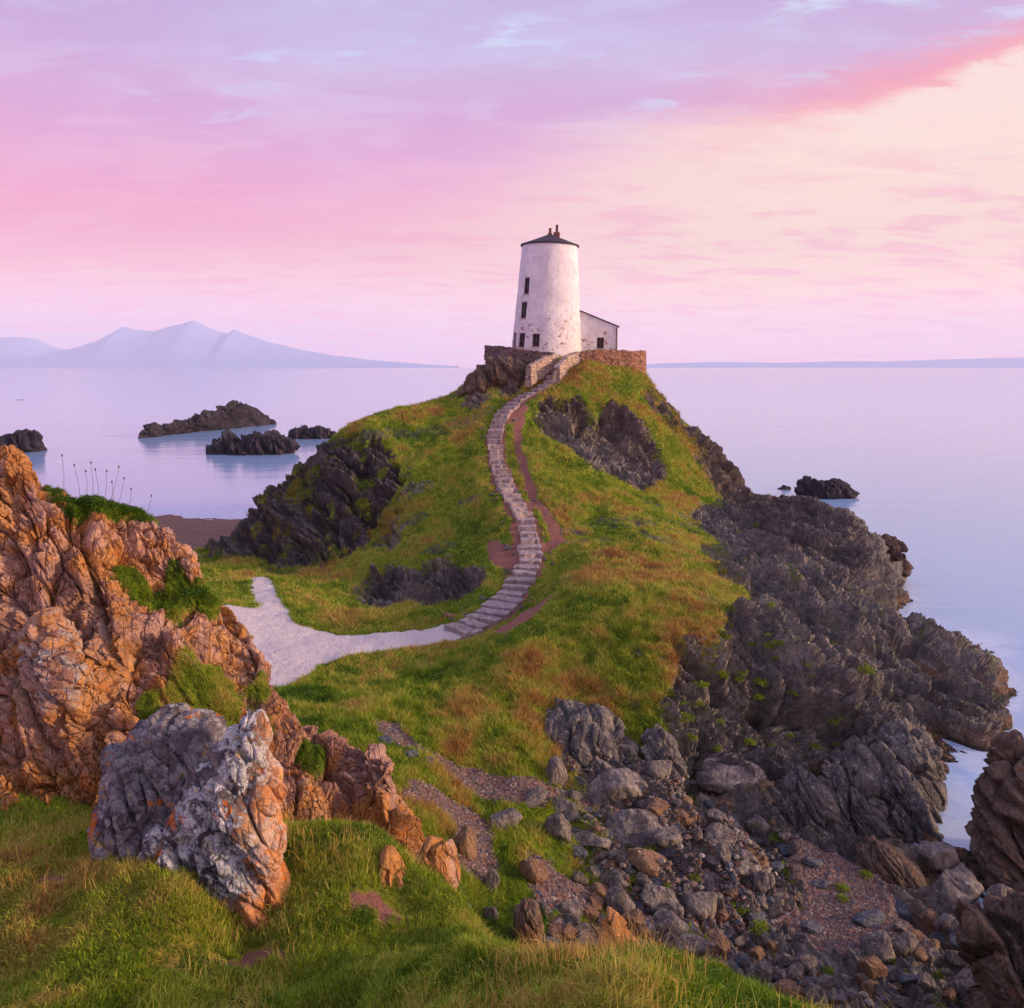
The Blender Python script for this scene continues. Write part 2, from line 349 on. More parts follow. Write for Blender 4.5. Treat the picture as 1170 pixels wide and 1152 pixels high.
def soft_poly(x, y, L, wdt, nz):
    """1 inside, falling to 0 over wdt metres, edge moved by nz"""
    d, _ = polydist(x, y, [l for l in L] + [L[0]]); ins = inpoly(x, y, L)
    s_ = np.where(ins, d, -d) + nz
    return ss(-wdt, wdt, s_)
def base_height(x, y):
    U = FPX * x / y; V = SV * np.log(y)
    z = rbf_eval(U, V)
    d, pz = polydist(x, y, PC)
    k_ = 1 - ss(.9, 2.4, d)
    return z * (1 - k_) + (pz - .05) * k_, d

# ------------------------------------------------------------------ materials
def rock_material(name, cols, lichen=.5, lichen_col=(.42, .42, .38), bump=.5, orange=0.0, wet=True, scale=1.0, bands=(0, 0, R(35))):
    s = newmat(name); P = s.P
    n = s.noise(P, .55 * scale, 5, .6); n2 = s.noise(P, 2.6 * scale, 6, .62, .3)
    st = s.noise(s.scalev(P, (3.2 * scale, .9 * scale, .9 * scale), (R(20), R(-38), R(25))), 1.5, 6, .65, .4)
    c = s.ramp(s.math('ADD', s.math('MULTIPLY', n, .55), s.math('MULTIPLY', n2, .45)), [(.34, cols[0]), (.46, cols[1]), (.55, cols[2]), (.68, cols[3])])
    c = s.mix(s.step(st, .42, .60, 0, .55), c, cols[4])
    fine = s.noise(P, 14 * scale, 5, .7)
    c = s.mix(.8, c, s.ramp(fine, [(.3, (.62, .62, .62)), (.5, (1, 1, 1)), (.72, (1.45, 1.42, 1.38))]), 'MULTIPLY')
    nrm = s.node('ShaderNodeNewGeometry').outputs['Normal']; sp = s.node('ShaderNodeSeparateXYZ'); s.put(sp.inputs[0], nrm)
    up = s.step(sp.outputs[2], .1, .75)
    if lichen > 0:
        l1 = s.step(s.noise(P, 5.5 * scale, 6, .72), .54, .62); l2 = s.step(s.noise(P, .9 * scale, 3, .5), .42, .60)
        c = s.mix(s.math('MULTIPLY', s.math('MULTIPLY', l1, s.math('ADD', s.math('MULTIPLY', l2, .7), .3)), s.math('MULTIPLY', s.math('ADD', s.math('MULTIPLY', up, .8), .2), lichen)), c, lichen_col)
    if orange > 0:
        o1 = s.step(s.noise(P, 3.3 * scale, 5, .65, .5), .56, .62)
        c = s.mix(s.math('MULTIPLY', o1, orange), c, (.50, .15, .02))
    if wet:
        pz = s.node('ShaderNodeSeparateXYZ'); s.put(pz.inputs[0], P)
        zz = s.math('ADD', pz.outputs[2], s.math('MULTIPLY', s.math('SUBTRACT', n2, .5), 1.2))
        c = s.mix(s.step(zz, .9, .25, 0, .8), c, (.20, .10, .05))
        c = s.mix(s.step(zz, .35, .05, 0, .9), c, (.035, .03, .03))
    s.put(s.b.inputs['Base Color'], c)
    v = s.vor(s.scalev(P, (1, 1, .6), (R(20), R(-35), 0)), 3.2 * scale, 'DISTANCE_TO_EDGE')
    h = s.math('ADD', s.math('MULTIPLY', st, .8), s.math('MULTIPLY', fine, .25))
    h = s.math('ADD', h, s.math('MULTIPLY', s.step(v, 0, .08), .22))
    s.put(s.b.inputs['Normal'], s.bump(h, bump, .22 / scale))
    s.c = c; s.h = h; s.up = up
    return s
GREY = [lin(62, 60, 64), lin(100, 94, 94), lin(134, 124, 116), lin(168, 156, 140), lin(80, 76, 78)]
WARM = [lin(128, 84, 52), lin(176, 120, 66), lin(204, 146, 84), lin(198, 160, 124), lin(148, 100, 62)]
BROWN = [lin(64, 54, 54), lin(96, 80, 72), lin(120, 100, 86), lin(140, 120, 104), lin(76, 64, 60)]

# ground: one material, driven by what grows or lies where
def ground_material():
    s = rock_material('ground_rock_grass', GREY, .85, lin(168, 160, 146), 1.0)
    rockc = s.c; P = s.P
    warm = s.mix(s.attr('warm'), rockc, s.ramp(s.noise(P, 1.4, 5, .6), [(.35, BROWN[0]), (.5, BROWN[1]), (.65, BROWN[2])]))
    g1 = s.noise(P, .16, 4, .6, .4); g2 = s.noise(P, 1.3, 5, .65, .4); g3 = s.noise(s.scalev(P, (1, 1, .5)), 9, 5, .75)
    gr = s.ramp(s.math('ADD', s.math('MULTIPLY', g1, .6), s.math('MULTIPLY', g2, .4)), [(.32, lin(70, 98, 20)), (.44, lin(106, 130, 28)), (.52, lin(138, 154, 38)), (.60, lin(158, 156, 52)), (.70, lin(156, 130, 60))])
    gr = s.mix(s.attr('dry'), gr, s.ramp(g2, [(.35, lin(96, 84, 34)), (.5, lin(146, 112, 54)), (.65, lin(172, 128, 72))]))
    gr = s.mix(.9, gr, s.ramp(g3, [(.28, (.45, .5, .4)), (.5, (1, 1, 1)), (.72, (1.5, 1.45, 1.3))]), 'MULTIPLY')
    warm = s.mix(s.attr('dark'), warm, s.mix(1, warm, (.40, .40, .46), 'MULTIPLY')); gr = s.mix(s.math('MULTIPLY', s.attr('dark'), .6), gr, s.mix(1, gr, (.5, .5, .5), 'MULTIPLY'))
    # grass <-> rock with ragged edge
    edge = s.math('ADD', s.attr('rock'), s.math('MULTIPLY', s.math('SUBTRACT', s.noise(P, 3.0, 6, .7), .5), .9))
    c = s.mix(s.step(edge, .42, .56), gr, warm)
    moss = s.math('MULTIPLY', s.step(s.noise(P, .9, 5, .65), .55, .64), s.step(s.attr('moss'), 0, 1))
    c = s.mix(s.math('MULTIPLY', moss, s.up), c, s.ramp(g3, [(.3, lin(58, 74, 26)), (.7, lin(112, 120, 48))]))
    peb = s.node('ShaderNodeTexVoronoi', feature='F1'); s.put(peb.inputs['Vector'], P); peb.inputs['Scale'].default_value = 9
    pebc = s.ramp(peb.outputs['Color'], [(.1, (.55, .55, .6)), (.5, (1, 1, 1)), (.9, (1.5, 1.4, 1.35))])
    gcol = s.mix(.85, s.mix(s.noise(P, .5, 4), lin(122, 90, 80), lin(148, 116, 104)), pebc, 'MULTIPLY')
    nz = s.math('MULTIPLY', s.math('SUBTRACT', s.noise(P, 2.2, 6, .7), .5), .8)
    c = s.mix(s.step(s.math('ADD', s.attr('grav'), nz), .38, .62), c, gcol)
    dcol = s.mix(s.noise(P, 3, 5, .7), lin(128, 78, 70), lin(170, 118, 104))
    c = s.mix(s.step(s.math('ADD', s.attr('dirt'), s.math('MULTIPLY', nz, .8)), .38, .62), c, dcol)
    sc2 = s.mix(s.step(s.noise(P, 14, 4, .8), .35, .65), lin(205, 192, 196), lin(240, 230, 230))
    sc2 = s.mix(s.step(s.noise(P, 1.1, 4, .7), .6, .72, 0, .5), sc2, lin(176, 160, 160))
    c = s.mix(s.step(s.math('ADD', s.attr('sand'), s.math('MULTIPLY', nz, .6)), .40, .60), c, sc2)
    s.put(s.b.inputs['Base Color'], c)
    hb = s.mix(s.step(edge, .40, .58), s.math('ADD', s.math('MULTIPLY', g3, 1.0), s.math('MULTIPLY', g2, .6)), s.h)
    bn = s.node('ShaderNodeBump'); s.put(bn.inputs['Height'], hb); bn.inputs['Strength'].default_value = .8; bn.inputs['Distance'].default_value = .22
    s.put(s.b.inputs['Normal'], bn.outputs[0])
    return s.m
M_GROUND = ground_material()

# ------------------------------------------------------------------ terrain mesh
NU = 940; NV = 1060
us = np.linspace(-780, 900, NU).astype(F32)
vs = np.linspace(SV * math.log(1.2), SV * math.log(102), NV)
# denser rows in the middle distances
tt = np.linspace(0, 1, NV); lnY = np.interp(tt, [0, .16, .90, 1], [math.log(1.2), math.log(12.5), math.log(72), math.log(102)])
YY = np.exp(lnY).astype(F32)
GU, GY = np.meshgrid(us, YY)
U = GU.ravel(); Yf = GY.ravel(); Xf = U * Yf / FPX; Vf = SV * np.log(Yf)
Z = rbf_eval(U, Vf)
ROCK = rock_eval(U, Vf)
dpath, pz = polydist(Xf, Yf, PC)
P2 = np.stack([Xf, Yf, np.zeros_like(Xf)], 1)
nz1 = fbm(P2, .35, 4, seed=3); nz2 = fbm(P2, 1.2, 4, seed=4)
k_ = 1 - ss(.8, 2.6, dpath + .4 * nz2)
Z = Z * (1 - k_) + (pz - .06) * k_
def xy(*pts, z=4.0): return [atz(px, py, z)[:2] for px, py in pts]
SAND = soft_poly(Xf, Yf, xy((215, 700), (300, 694), (345, 716), (400, 724), (460, 722), (505, 716), (540, 716), (520, 734), (470, 742), (415, 750), (365, 762), (345, 778), (310, 800), (220, 800)), .5, .35 * nz2)
SANDX = (.8 * (1 - ss(.3, 1.2, polydist(Xf, Yf, [atz(322, 716, 4)[:2], atz(308, 690, 3.8)[:2], atz(296, 660, 3.5)[:2]])[0] + .3 * nz2)))
trail2 = [at(612, 628, 43), at(636, 616, 44.3), at(632, 600, 46), at(610, 570, 49.5), at(600, 540, 53.5), at(592, 515, 57), at(590, 490, 60), at(597, 468, 63.4)]
DIRT = 1 - ss(.18, .55, polydist(Xf, Yf, [p[:2] for p in trail2])[0] + .3 * nz2)
DIRT = np.maximum(DIRT, 1 - ss(.55, 1.05, dpath + .45 * nz2))
DIRT = np.maximum(DIRT, soft_poly(Xf, Yf, xy((560, 715), (600, 695), (630, 692), (612, 712), (575, 722), z=5), .3, .5 * nz2))
DIRT = np.maximum(DIRT, soft_poly(Xf, Yf, xy((556, 625), (590, 630), (590, 645), (556, 637), z=5.6), .3, .5 * nz2))
SAND = np.maximum(SAND, SANDX * .8)
for q_ in [(478,962,8.3,.35,.25),(430,1052,6.9,.3,.15),(300,1092,6.3,.25,.12),(265,1120,6.1,.3,.1),(560,1098,6.3,.35,.1),(820,1128,5.7,.5,.1),(60,1020,7,.25,.1),(700,1098,6.1,.5,.12)]:
    c_ = at(*q_[:3]); DIRT = np.maximum(DIRT, .9 * (1 - ss(.6, 1.2, np.hypot((Xf - c_[0]) / q_[3], (Yf - c_[1]) / q_[4]) + .6 * fbm(P2, 5, 3, seed=90))))
gpath = [atz(434, 830, 4.8)[:2], atz(470, 858, 4.5)[:2], atz(520, 884, 4.1)[:2], atz(580, 902, 3.7)[:2], atz(660, 910, 3.1)[:2]]
GRAV = 1 - ss(.15, .7, polydist(Xf, Yf, gpath)[0] + .45 * nz2)
gp2 = [atz(480, 908, 4.6)[:2], atz(530, 938, 3.8)[:2], atz(540, 980, 3.7)[:2]]
GRAV = np.maximum(GRAV, 1 - ss(.3, .9, polydist(Xf, Yf, gp2)[0] + .5 * nz2))
GRAV = np.maximum(GRAV, soft_poly(Xf, Yf, xy((905, 955), (960, 965), (1010, 985), (1030, 1040), (1060, 1060), (1070, 1090), (1010, 1098), (940, 1090), (880, 1070), (885, 1045), (915, 1010), z=1.2), .5, .5 * nz2))
GRAV = np.maximum(GRAV, soft_poly(Xf, Yf, xy((610, 1000), (680, 1010), (700, 1040), (640, 1050), (600, 1030), z=2.7), .5, .5 * nz2))
GRAV = np.maximum(GRAV, soft_poly(Xf, Yf, xy((640, 1075), (740, 1085), (800, 1130), (900, 1160), (600, 1160), z=2.0), .5, .5 * nz2))
BEACH = ((Yf > 54) & (U < -255)).astype(F32) * (1 - ss(1.5, 2.6, Z + .4 * nz2))
GRAV = np.maximum(GRAV, BEACH)
DRY = soft_poly(Xf, Yf, xy((560, 800), (600, 745), (690, 760), (770, 770), (780, 800), (720, 830), (680, 825), (640, 850), (590, 840), z=4.6), 1.2, 1.1 * nz1) * .65
DRY = np.maximum(DRY, soft_poly(Xf, Yf, xy((690, 715), (780, 690), (830, 700), (830, 730), (760, 745), (690, 745), z=5.6), .8, 1.0 * nz1) * .5)
DRY = np.maximum(DRY, ss(60, 68, Yf) * ss(60, 140, U) * (.45 + .8 * nz1))
DRY = np.clip(np.maximum(DRY, .65 * ss(-.05, .4, fbm(P2, .22, 4, seed=70)) * ss(3, 6, Yf)), 0, 1)
# slope from the plain heights
Zg = Z.reshape(NV, NU); Xg = Xf.reshape(NV, NU)
dzu = np.gradient(Zg, axis=1) / np.maximum(np.gradient(Xg, axis=1), 1e-4); dzy = np.gradient(Zg, axis=0) / np.gradient(GY, axis=0)
slope = np.hypot(dzu, dzy).ravel()
soft = np.maximum.reduce([SAND, GRAV, DIRT])
ROCK = np.clip(ROCK + .22 * nz1 + .12 * (slope > 1.6), 0, 1) * (1 - .85 * soft)
ROCK *= (Yf > 8.5)
def xyd(*pts): return [at(*p)[:2] for p in pts]
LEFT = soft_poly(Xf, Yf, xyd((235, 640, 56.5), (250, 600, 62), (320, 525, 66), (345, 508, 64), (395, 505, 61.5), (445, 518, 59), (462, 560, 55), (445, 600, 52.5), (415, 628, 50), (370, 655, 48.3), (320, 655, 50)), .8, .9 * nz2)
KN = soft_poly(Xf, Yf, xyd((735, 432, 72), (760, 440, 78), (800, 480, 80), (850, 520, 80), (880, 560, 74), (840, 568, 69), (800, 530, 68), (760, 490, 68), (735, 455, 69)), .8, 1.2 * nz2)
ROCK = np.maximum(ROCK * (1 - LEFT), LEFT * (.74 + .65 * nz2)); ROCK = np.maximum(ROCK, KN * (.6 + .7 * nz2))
rk = ss(.38, .60, ROCK + .15 * nz2)
WARMA = np.clip(ss(58, 66, Yf) * ss(10, 60, U), 0, 1) * .7
# normals for displacement
N = np.stack([-dzu.ravel(), -dzy.ravel(), np.ones_like(Xf)], 1); N /= np.linalg.norm(N, axis=1, keepdims=True); N = N.astype(F32)
P3 = np.stack([Xf, Yf, Z], 1).astype(F32)
M_R = frame(R(36), R(34)); M_L = frame(R(15), R(0))
disp = np.zeros(len(Xf), F32)
sel = (rk > .01) & (Z > -2.6)
Ps = P3[sel]
big = rockdisp(Ps, M_R, 3.2, (1.75, .20, .55), 1, False) * 1.5
med = rockdisp(Ps, M_R, 1.1, (1.8, .26, .6), 4) * .60
right = ss(120, 200, U[sel]) * (1 - ss(64, 72, Yf[sel]))
amp = np.where(right > .5, 1.0, .62)
amp = amp * np.clip(ss(8, 26, Yf[sel]) * .75 + .25, 0, 1)
Zs = Z[sel]; lowk = ss(-.9, 1.3, Zs)
fin = rockdisp(Ps, M_R, .42, (1.7, .28, .6), 6) * .15
disp[sel] = lowk * ((fin * ss(12, 20, Yf[sel]) + big * amp * (1 - .5 * right * ss(44, 52, Yf[sel])) + med * np.clip(amp + .15, 0, 1)) * rk[sel] * (1 - .8 * soft[sel]))
gd = .10 * ss(12, 6, Yf) * fbm(P2, 2.0, 3, seed=77) + .16 * nz2 * (1 - soft) + .22 * nz1 * ss(9, 18, Yf) + .03 * fbm(P2, 6, 3, seed=9)
gd *= (1 - rk) * np.clip(dpath / 1.5, .1, 1)
disp += gd
disp += soft * .02 * nz2 
P3 = P3 + N * disp[:, None]
TER = P3.reshape(NV, NU, 3)
for (bx0, by0, bY, rx, ry) in [(430,508,60.5,1.8,.7),(470,497,61.3,2.6,.7),(508,492,62.3,2.6,.6),(538,482,63.2,2.2,.7),(560,470,64,1.2,.5),(735,600,47.5,2.6,.8),(700,605,46.6,1.8,.5),(652,607,45.5,1.6,.4),(675,617,44.2,1.5,.4),(765,622,44.5,2.2,.5),(795,600,49.5,2.4,.9),(815,640,42.5,1.6,.6),(640,662,37.2,.7,.4),(800,668,37.5,1.6,.5),(820,690,34,1.4,.5),(760,580,53,2,.6),(480,560,54,1.3,.8),(470,600,50.5,1.2,.7),(500,625,46,1,.6),(535,575,51,.8,.4),(700,790,27.3,.7,.4),(735,800,27,.8,.5),(720,745,29.4,.5,.3),(770,770,28.5,.8,.5),(575,735,31,.5,.3)]:
    c_ = at(bx0, by0, bY); e_ = np.hypot((Xf - c_[0]) / rx, (Yf - c_[1]) / ry) + .55 * nz2
    ROCK = np.maximum(ROCK, .85 * (1 - ss(.75, 1.25, e_)) * (dpath > 1.3))
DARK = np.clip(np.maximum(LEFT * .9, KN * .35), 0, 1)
MOSS = ss(.35, .75, rk) * np.maximum(ss(100, 160, U) * (Yf < 50), (U < -60) * (Yf > 50))
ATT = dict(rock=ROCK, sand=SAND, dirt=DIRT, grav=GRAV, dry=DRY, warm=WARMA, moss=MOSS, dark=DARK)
idx = np.arange(NV * NU).reshape(NV, NU)
quad = np.stack([idx[:-1, :-1], idx[:-1, 1:], idx[1:, 1:], idx[1:, :-1]], -1).reshape(-1, 4)
qc = quad[:, 0]
keep = P3[quad, 2].max(1) > -2.2
lab = np.zeros(len(quad), int)                                    # 0 hill
lab[(rk[qc] > .5) & (Yf[qc] > 9)] = 1                             # cliff
lab[Yf[qc] < 13] = 2                                              # foreground ground
lab[(GRAV[qc] > .5) & (Yf[qc] > 13) & (Yf[qc] < 50)] = 3          # gravel
lab[(GRAV[qc] > .5) & (Yf[qc] >= 50)] = 4                         # beach
lab[(SAND[qc] > .5)] = 5                                          # path
lab[(DIRT[qc] > .5) & (Yf[qc] > 30)] = 5
for k, nm in enumerate(['hill', 'cliff', 'ground', 'gravel_floor', 'beach', 'path']):
    q = quad[(lab == k) & keep]
    if not len(q): continue
    u_, inv = np.unique(q, return_inverse=True)
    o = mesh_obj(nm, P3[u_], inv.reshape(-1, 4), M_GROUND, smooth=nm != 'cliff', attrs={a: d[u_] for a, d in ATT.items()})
    tag(o, kind='structure', label={'hill': 'grassy headland with the tower on top', 'cliff': 'dark fractured sea cliffs of the headland', 'ground': 'short grass slope below the viewpoint', 'gravel_floor': 'pink brown gravel between the boulders', 'beach': 'brown shingle beach behind the headland', 'path': 'pale sandy path and dirt trails'}[nm])
def terrain_z(x, y):
    """height of the finished ground"""
    y = max(1.25, min(101, y)); u = FPX * x / y
    fi = np.interp(y, YY, np.arange(NV)); fj = (u - us[0]) / (us[1] - us[0])
    i = int(min(NV - 2, max(0, fi))); j = int(min(NU - 2, max(0, fj))); a = fi - i; b = min(1, max(0, fj - j))
    zz = TER[i:i + 2, j:j + 2, 2]
    return float((zz[0, 0] * (1 - b) + zz[0, 1] * b) * (1 - a) + (zz[1, 0] * (1 - b) + zz[1, 1] * b) * a)
def ground_at(px, py, y0=6.0):
    """where the line of sight through a photo pixel meets the ground"""
    y = y0
    while y < 100:
        p = at(px, py, y)
        if p[2] < terrain_z(p[0], p[1]):
            lo, hi = y / 1.01, y
            for _ in range(8):
                m = (lo + hi) / 2; p = at(px, py, m)
                if p[2] < terrain_z(p[0], p[1]): hi = m
                else: lo = m
            p = at(px, py, hi); return (p[0], p[1], terrain_z(p[0], p[1]))
        y *= 1.01
    return None
print('terrain', round(time.time() - T0, 1))

# ------------------------------------------------------------------ sea
s = newmat('sea_water')
s.b.inputs['Base Color'].default_value = (*lin(176, 198, 226), 1)
s.b.inputs['Roughness'].default_value = .12; s.b.inputs['IOR'].default_value = 1.33; s.b.inputs['Specular IOR Level'].default_value = .6
wv = s.noise(s.scalev(s.P, (.05, .22, 1)), 1.0, 5, .6, .3); wv2 = s.noise(s.scalev(s.P, (.5, 1.6, 1)), 1.0, 4, .6)
s.put(s.b.inputs['Normal'], s.bump(s.math('ADD', s.math('MULTIPLY', wv, 1.0), s.math('MULTIPLY', wv2, .10)), .10, 1.0))
ys = np.r_[-40, 0, np.arange(12, 120, .8), 125, 135, 150, 170, 200, 240, 300, 400, 800, 2000, 5000, 12900]
sx = np.r_[-1, -.6, np.linspace(-.45, .45, 3), np.linspace(-.4, .8, 190), .9, 1.2]; sx = np.unique(np.r_[-4, -2, -1, np.linspace(-.75, .75, 200), 1, 2, 4])
SXX, SYY = np.meshgrid(sx, ys); XX = np.where(SYY < 120, SXX * 110, SXX * np.maximum(110, SYY * .97 / 4 * 1.0 + 110)); XX = np.clip(np.where(SYY > 10000, SXX * 3100, XX), -12400, 12400)
V = np.stack([XX.ravel(), SYY.ravel(), 0 * XX.ravel()], 1); nsx = len(sx)
F = np.array([(a * nsx + b, a * nsx + b + 1, (a + 1) * nsx + b + 1, (a + 1) * nsx + b) for a in range(len(ys) - 1) for b in range(nsx - 1)])
yv = np.clip(V[:, 1], 12, 110); uu = FPX * V[:, 0] / yv
zf = rbf_eval(uu, SV * np.log(yv)); foam = .55 * ss(-2.2, .2, zf) * (np.abs(uu) < 760) * (V[:, 1] > 12) * (V[:, 1] < 105)
fm = s.math('MULTIPLY', s.attr('foam'), s.step(s.noise(s.P, .5, 5, .65, .5), .30, .60))
s.put(s.b.inputs['Base Color'], s.mix(fm, (*lin(146, 180, 222), 1), (*lin(222, 228, 240), 1)))
s.put(s.b.inputs['Roughness'], s.math('ADD', .12, s.math('MULTIPLY', fm, .5)))
tag(mesh_obj('sea', V, F, s.m, smooth=False, attrs=dict(foam=foam)), kind='structure', label='calm pale sea reaching the horizon')

# ------------------------------------------------------------------ rocks
def mark_grass(s, c, h, attr='grass'):
    """turf over part of a rock"""
    P = s.P
    g3 = s.noise(P, 16, 5, .7); g2 = s.noise(P, 2.2, 5, .6)
    gr = s.ramp(g2, [(.3, lin(66, 84, 22)), (.5, lin(104, 118, 34)), (.7, lin(138, 124, 52))])
    gr = s.mix(.8, gr, s.ramp(g3, [(.3, (.5, .5, .45)), (.5, (1, 1, 1)), (.7, (1.4, 1.4, 1.2))]), 'MULTIPLY')
    e = s.step(s.math('ADD', s.attr(attr), s.math('MULTIPLY', s.math('SUBTRACT', s.noise(P, 5, 5, .7), .5), .7)), .42, .58)
    c2 = s.mix(e, c, gr)
    s.put(s.b.inputs['Base Color'], c2)
    return c2
sW = rock_material('orange_rock', WARM, .5, lin(176, 150, 140), 1.0, .55, False, 1.5)
P = sW.P
pale = sW.step(sW.noise(P, 1.1, 5, .65, .4), .50, .62)
grl = sW.step(sW.noise(P, .7, 5, .65, .5), .52, .60)
cW0 = sW.mix(sW.math('MULTIPLY', grl, .6), sW.c, lin(132, 106, 108)); sW.c = cW0
cW = sW.mix(sW.math('MULTIPLY', pale, .75), sW.c, sW.ramp(sW.noise(P, 9, 5, .7), [(.3, lin(140, 104, 104)), (.6, lin(206, 168, 152))]))
gl_ = sW.math('MULTIPLY', sW.step(sW.noise(P, 6, 6, .7), .50, .58), sW.attr('lich'))
cW = sW.mix(sW.math('MULTIPLY', gl_, .85), cW, sW.ramp(sW.noise(P, 20, 4, .7), [(.35, lin(120, 122, 132)), (.6, lin(200, 200, 198))]))
mark_grass(sW, cW, None)
M_WARM = sW.m
# the boulder crusted with lichen
s = rock_material('lichen_rock', [lin(58, 54, 62), lin(92, 84, 92), lin(116, 104, 106), lin(140, 118, 104), lin(76, 66, 72)], 0, bump=1.0, wet=False, scale=2.0)
P = s.P
wrm = s.mix(s.attr('warm'), s.c, s.ramp(s.noise(P, 3.5, 6, .65), [(.35, lin(150, 92, 56)), (.5, lin(206, 138, 84)), (.65, lin(220, 170, 130))]))
l1 = s.step(s.noise(P, 4.0, 7, .74, .4), .455, .50); v1 = s.vor(P, 7); v1 = s.step(s.math('ADD', v1, s.math('MULTIPLY', s.noise(P, 18, 4, .7), .35)), .58, .50)
l1 = s.math('MULTIPLY', l1, s.attr('lich')); v1 = s.math('MULTIPLY', v1, s.step(s.noise(P, 1.8, 3), .45, .55))
lc = s.ramp(s.noise(P, 26, 5, .75), [(.32, lin(112, 112, 120)), (.48, lin(182, 180, 184)), (.65, lin(222, 216, 212))])
c = s.mix(s.math('MAXIMUM', l1, s.math('MULTIPLY', v1, .55)), wrm, lc)
o1 = s.step(s.noise(P, 2.6, 5, .65, .6), .61, .64); c = s.mix(s.math('MULTIPLY', o1, .9), c, s.ramp(s.noise(P, 30, 3), [(.3, lin(190, 84, 20)), (.7, lin(226, 128, 40))]))
o2 = s.step(s.noise(P, 3.9, 6, .7, .6), .60, .64); c = s.mix(s.math('MULTIPLY', o2, .6), c, lin(190, 150, 60))
s.put(s.b.inputs['Base Color'], c)
s.put(s.b.inputs['Normal'], s.bump(s.math('ADD', s.h, s.math('MULTIPLY', l1, .25)), 1.0, .08))
M_LICH = s.m
M_CLIFF = rock_material('grey_rock', GREY, .9, lin(170, 162, 150), .9).m
M_BOUL = rock_material('boulder_grey', [lin(80, 74, 76), lin(122, 112, 110), lin(150, 138, 130), lin(174, 160, 146), lin(80, 72, 74)], .9, lin(184, 178, 168), .8, 0, False, 1.6).m
M_BOULB = rock_material('boulder_blue', [lin(64, 68, 78), lin(88, 92, 102), lin(110, 112, 120), lin(132, 132, 136), lin(76, 80, 90)], .5, lin(176, 178, 178), .7, 0, False, 1.8).m
M_BOULT = rock_material('boulder_tan', [lin(104, 80, 66), lin(142, 110, 88), lin(166, 132, 104), lin(180, 150, 126), lin(122, 94, 78)], .6, lin(184, 170, 150), .8, .1, False, 1.6).m
M_BROWN = rock_material('brown_rock', BROWN, .5, lin(170, 140, 112), .9, .15, True, 1.0).m
M_SKERRY = rock_material('skerry_rock', [lin(36, 33, 44), lin(52, 47, 58), lin(68, 60, 70), lin(84, 74, 80), lin(44, 40, 50)], .3, lin(120, 112, 116), .9, 0, True, .5).m

def resample(L, n):
    L = np.asarray(L, float); L = np.vstack([L, L[:1]]); d = np.r_[0, np.cumsum(np.hypot(*np.diff(L, axis=0).T))]
    t = np.linspace(0, d[-1], n, endpoint=False)
    return np.stack([np.interp(t, d, L[:, k]) for k in range(L.shape[1])], 1)
def outline_rock(name, L, Y, th, label, cat, mat, lean=0.0, amp=.2, size=1.0, seed=0, n=220, m=70, Y1=None, group=None, rot=(.55, -.2), attrs=None, cen=None, col_attr=None, stretch=(1.5, .5, .38)):
    """a solid rock whose outline is L (photo pixels) at distance Y, th metres thick; lean tilts its top away"""
    L = resample(L, n); c = L.mean(0) if cen is None else np.array(cen, float)
    x0, x1 = L[:, 0].min(), L[:, 0].max(); ybot = L[:, 1].max()
    # soften corners
    for _ in range(1): L = (np.roll(L, 1, 0) + 2 * L + np.roll(L, -1, 0)) / 4
    rows = []; a = np.linspace(-math.pi / 2, math.pi / 2, 2 * m + 1)[1:-1]
    for k in a:
        s_ = math.cos(k) ** .8; q = c + s_ * (L - c)
        for p in q:
            yy = Y if Y1 is None else Y + (Y1 - Y) * (p[0] - x0) / (x1 - x0)
            b = at(p[0], p[1], yy); zb = at(c[0], ybot, yy)[2]
            rows.append((b[0], b[1] + th * math.sin(k) * 1.0 + lean * (b[2] - zb), b[2]))
    V = np.array(rows, dtype=F32); K = len(a)
    pf = V[:n].mean(0) ; pb = V[-n:].mean(0)
    V = np.vstack([V, [pf], [pb]])   # the two ends close to a point below
    i = np.arange(K - 1)[:, None] * n; j = np.arange(n)[None]; j2 = (j + 1) % n
    Fq = np.stack([i + j, i + j2, i + n + j2, i + n + j], -1).reshape(-1, 4)
    tr = [(K * n, (q + 1) % n, q) for q in range(n)] + [(K * n + 1, (K - 1) * n + q, (K - 1) * n + (q + 1) % n) for q in range(n)]
    Ft = np.array([(a_, b_, c_, c_) for a_, b_, c_ in tr])
    # normals from the smooth shape
    G = V[:K * n].reshape(K, n, 3); du = np.roll(G, -1, 1) - np.roll(G, 1, 1); dv = np.gradient(G, axis=0)
    Nn = np.cross(du, dv); Nn /= np.linalg.norm(Nn, axis=2, keepdims=True) + 1e-9
    ctr = G.reshape(-1, 3).mean(0); sg = np.sign(((G - ctr) * Nn).sum(2).mean()); Nn = (Nn * sg).reshape(-1, 3)
    Nn = np.vstack([Nn, [[0, -1, 0]], [[0, 1, 0]]]).astype(F32)
    Mf = frame(rot[0], rot[1])
    d = rockdisp(V, Mf, size, stretch, seed)
    V = V + Nn * (amp * d)[:, None]
    V[:n] = V[:n].mean(0); V[(K - 1) * n:K * n] = V[(K - 1) * n:K * n].mean(0); V[K * n] = V[0]; V[K * n + 1] = V[K * n - 1]
    at_ = {}
    if attrs: at_ = attrs(V, Nn)
    org = V.mean(0); org[2] = V[:, 2].min()
    me_f = Fq
    if sg < 0: me_f = Fq[:, ::-1]
    tri = [(a_, b_, c_) for a_, b_, c_ in tr]
    o = mesh_obj(name, V - org, np.ascontiguousarray(me_f), mat, attrs=at_ or None, loc=tuple(org))
    o['label'] = label; o['category'] = cat
    if group: o['group'] = group
    return o
# the material coordinates of a placed rock follow the object, as its patches do

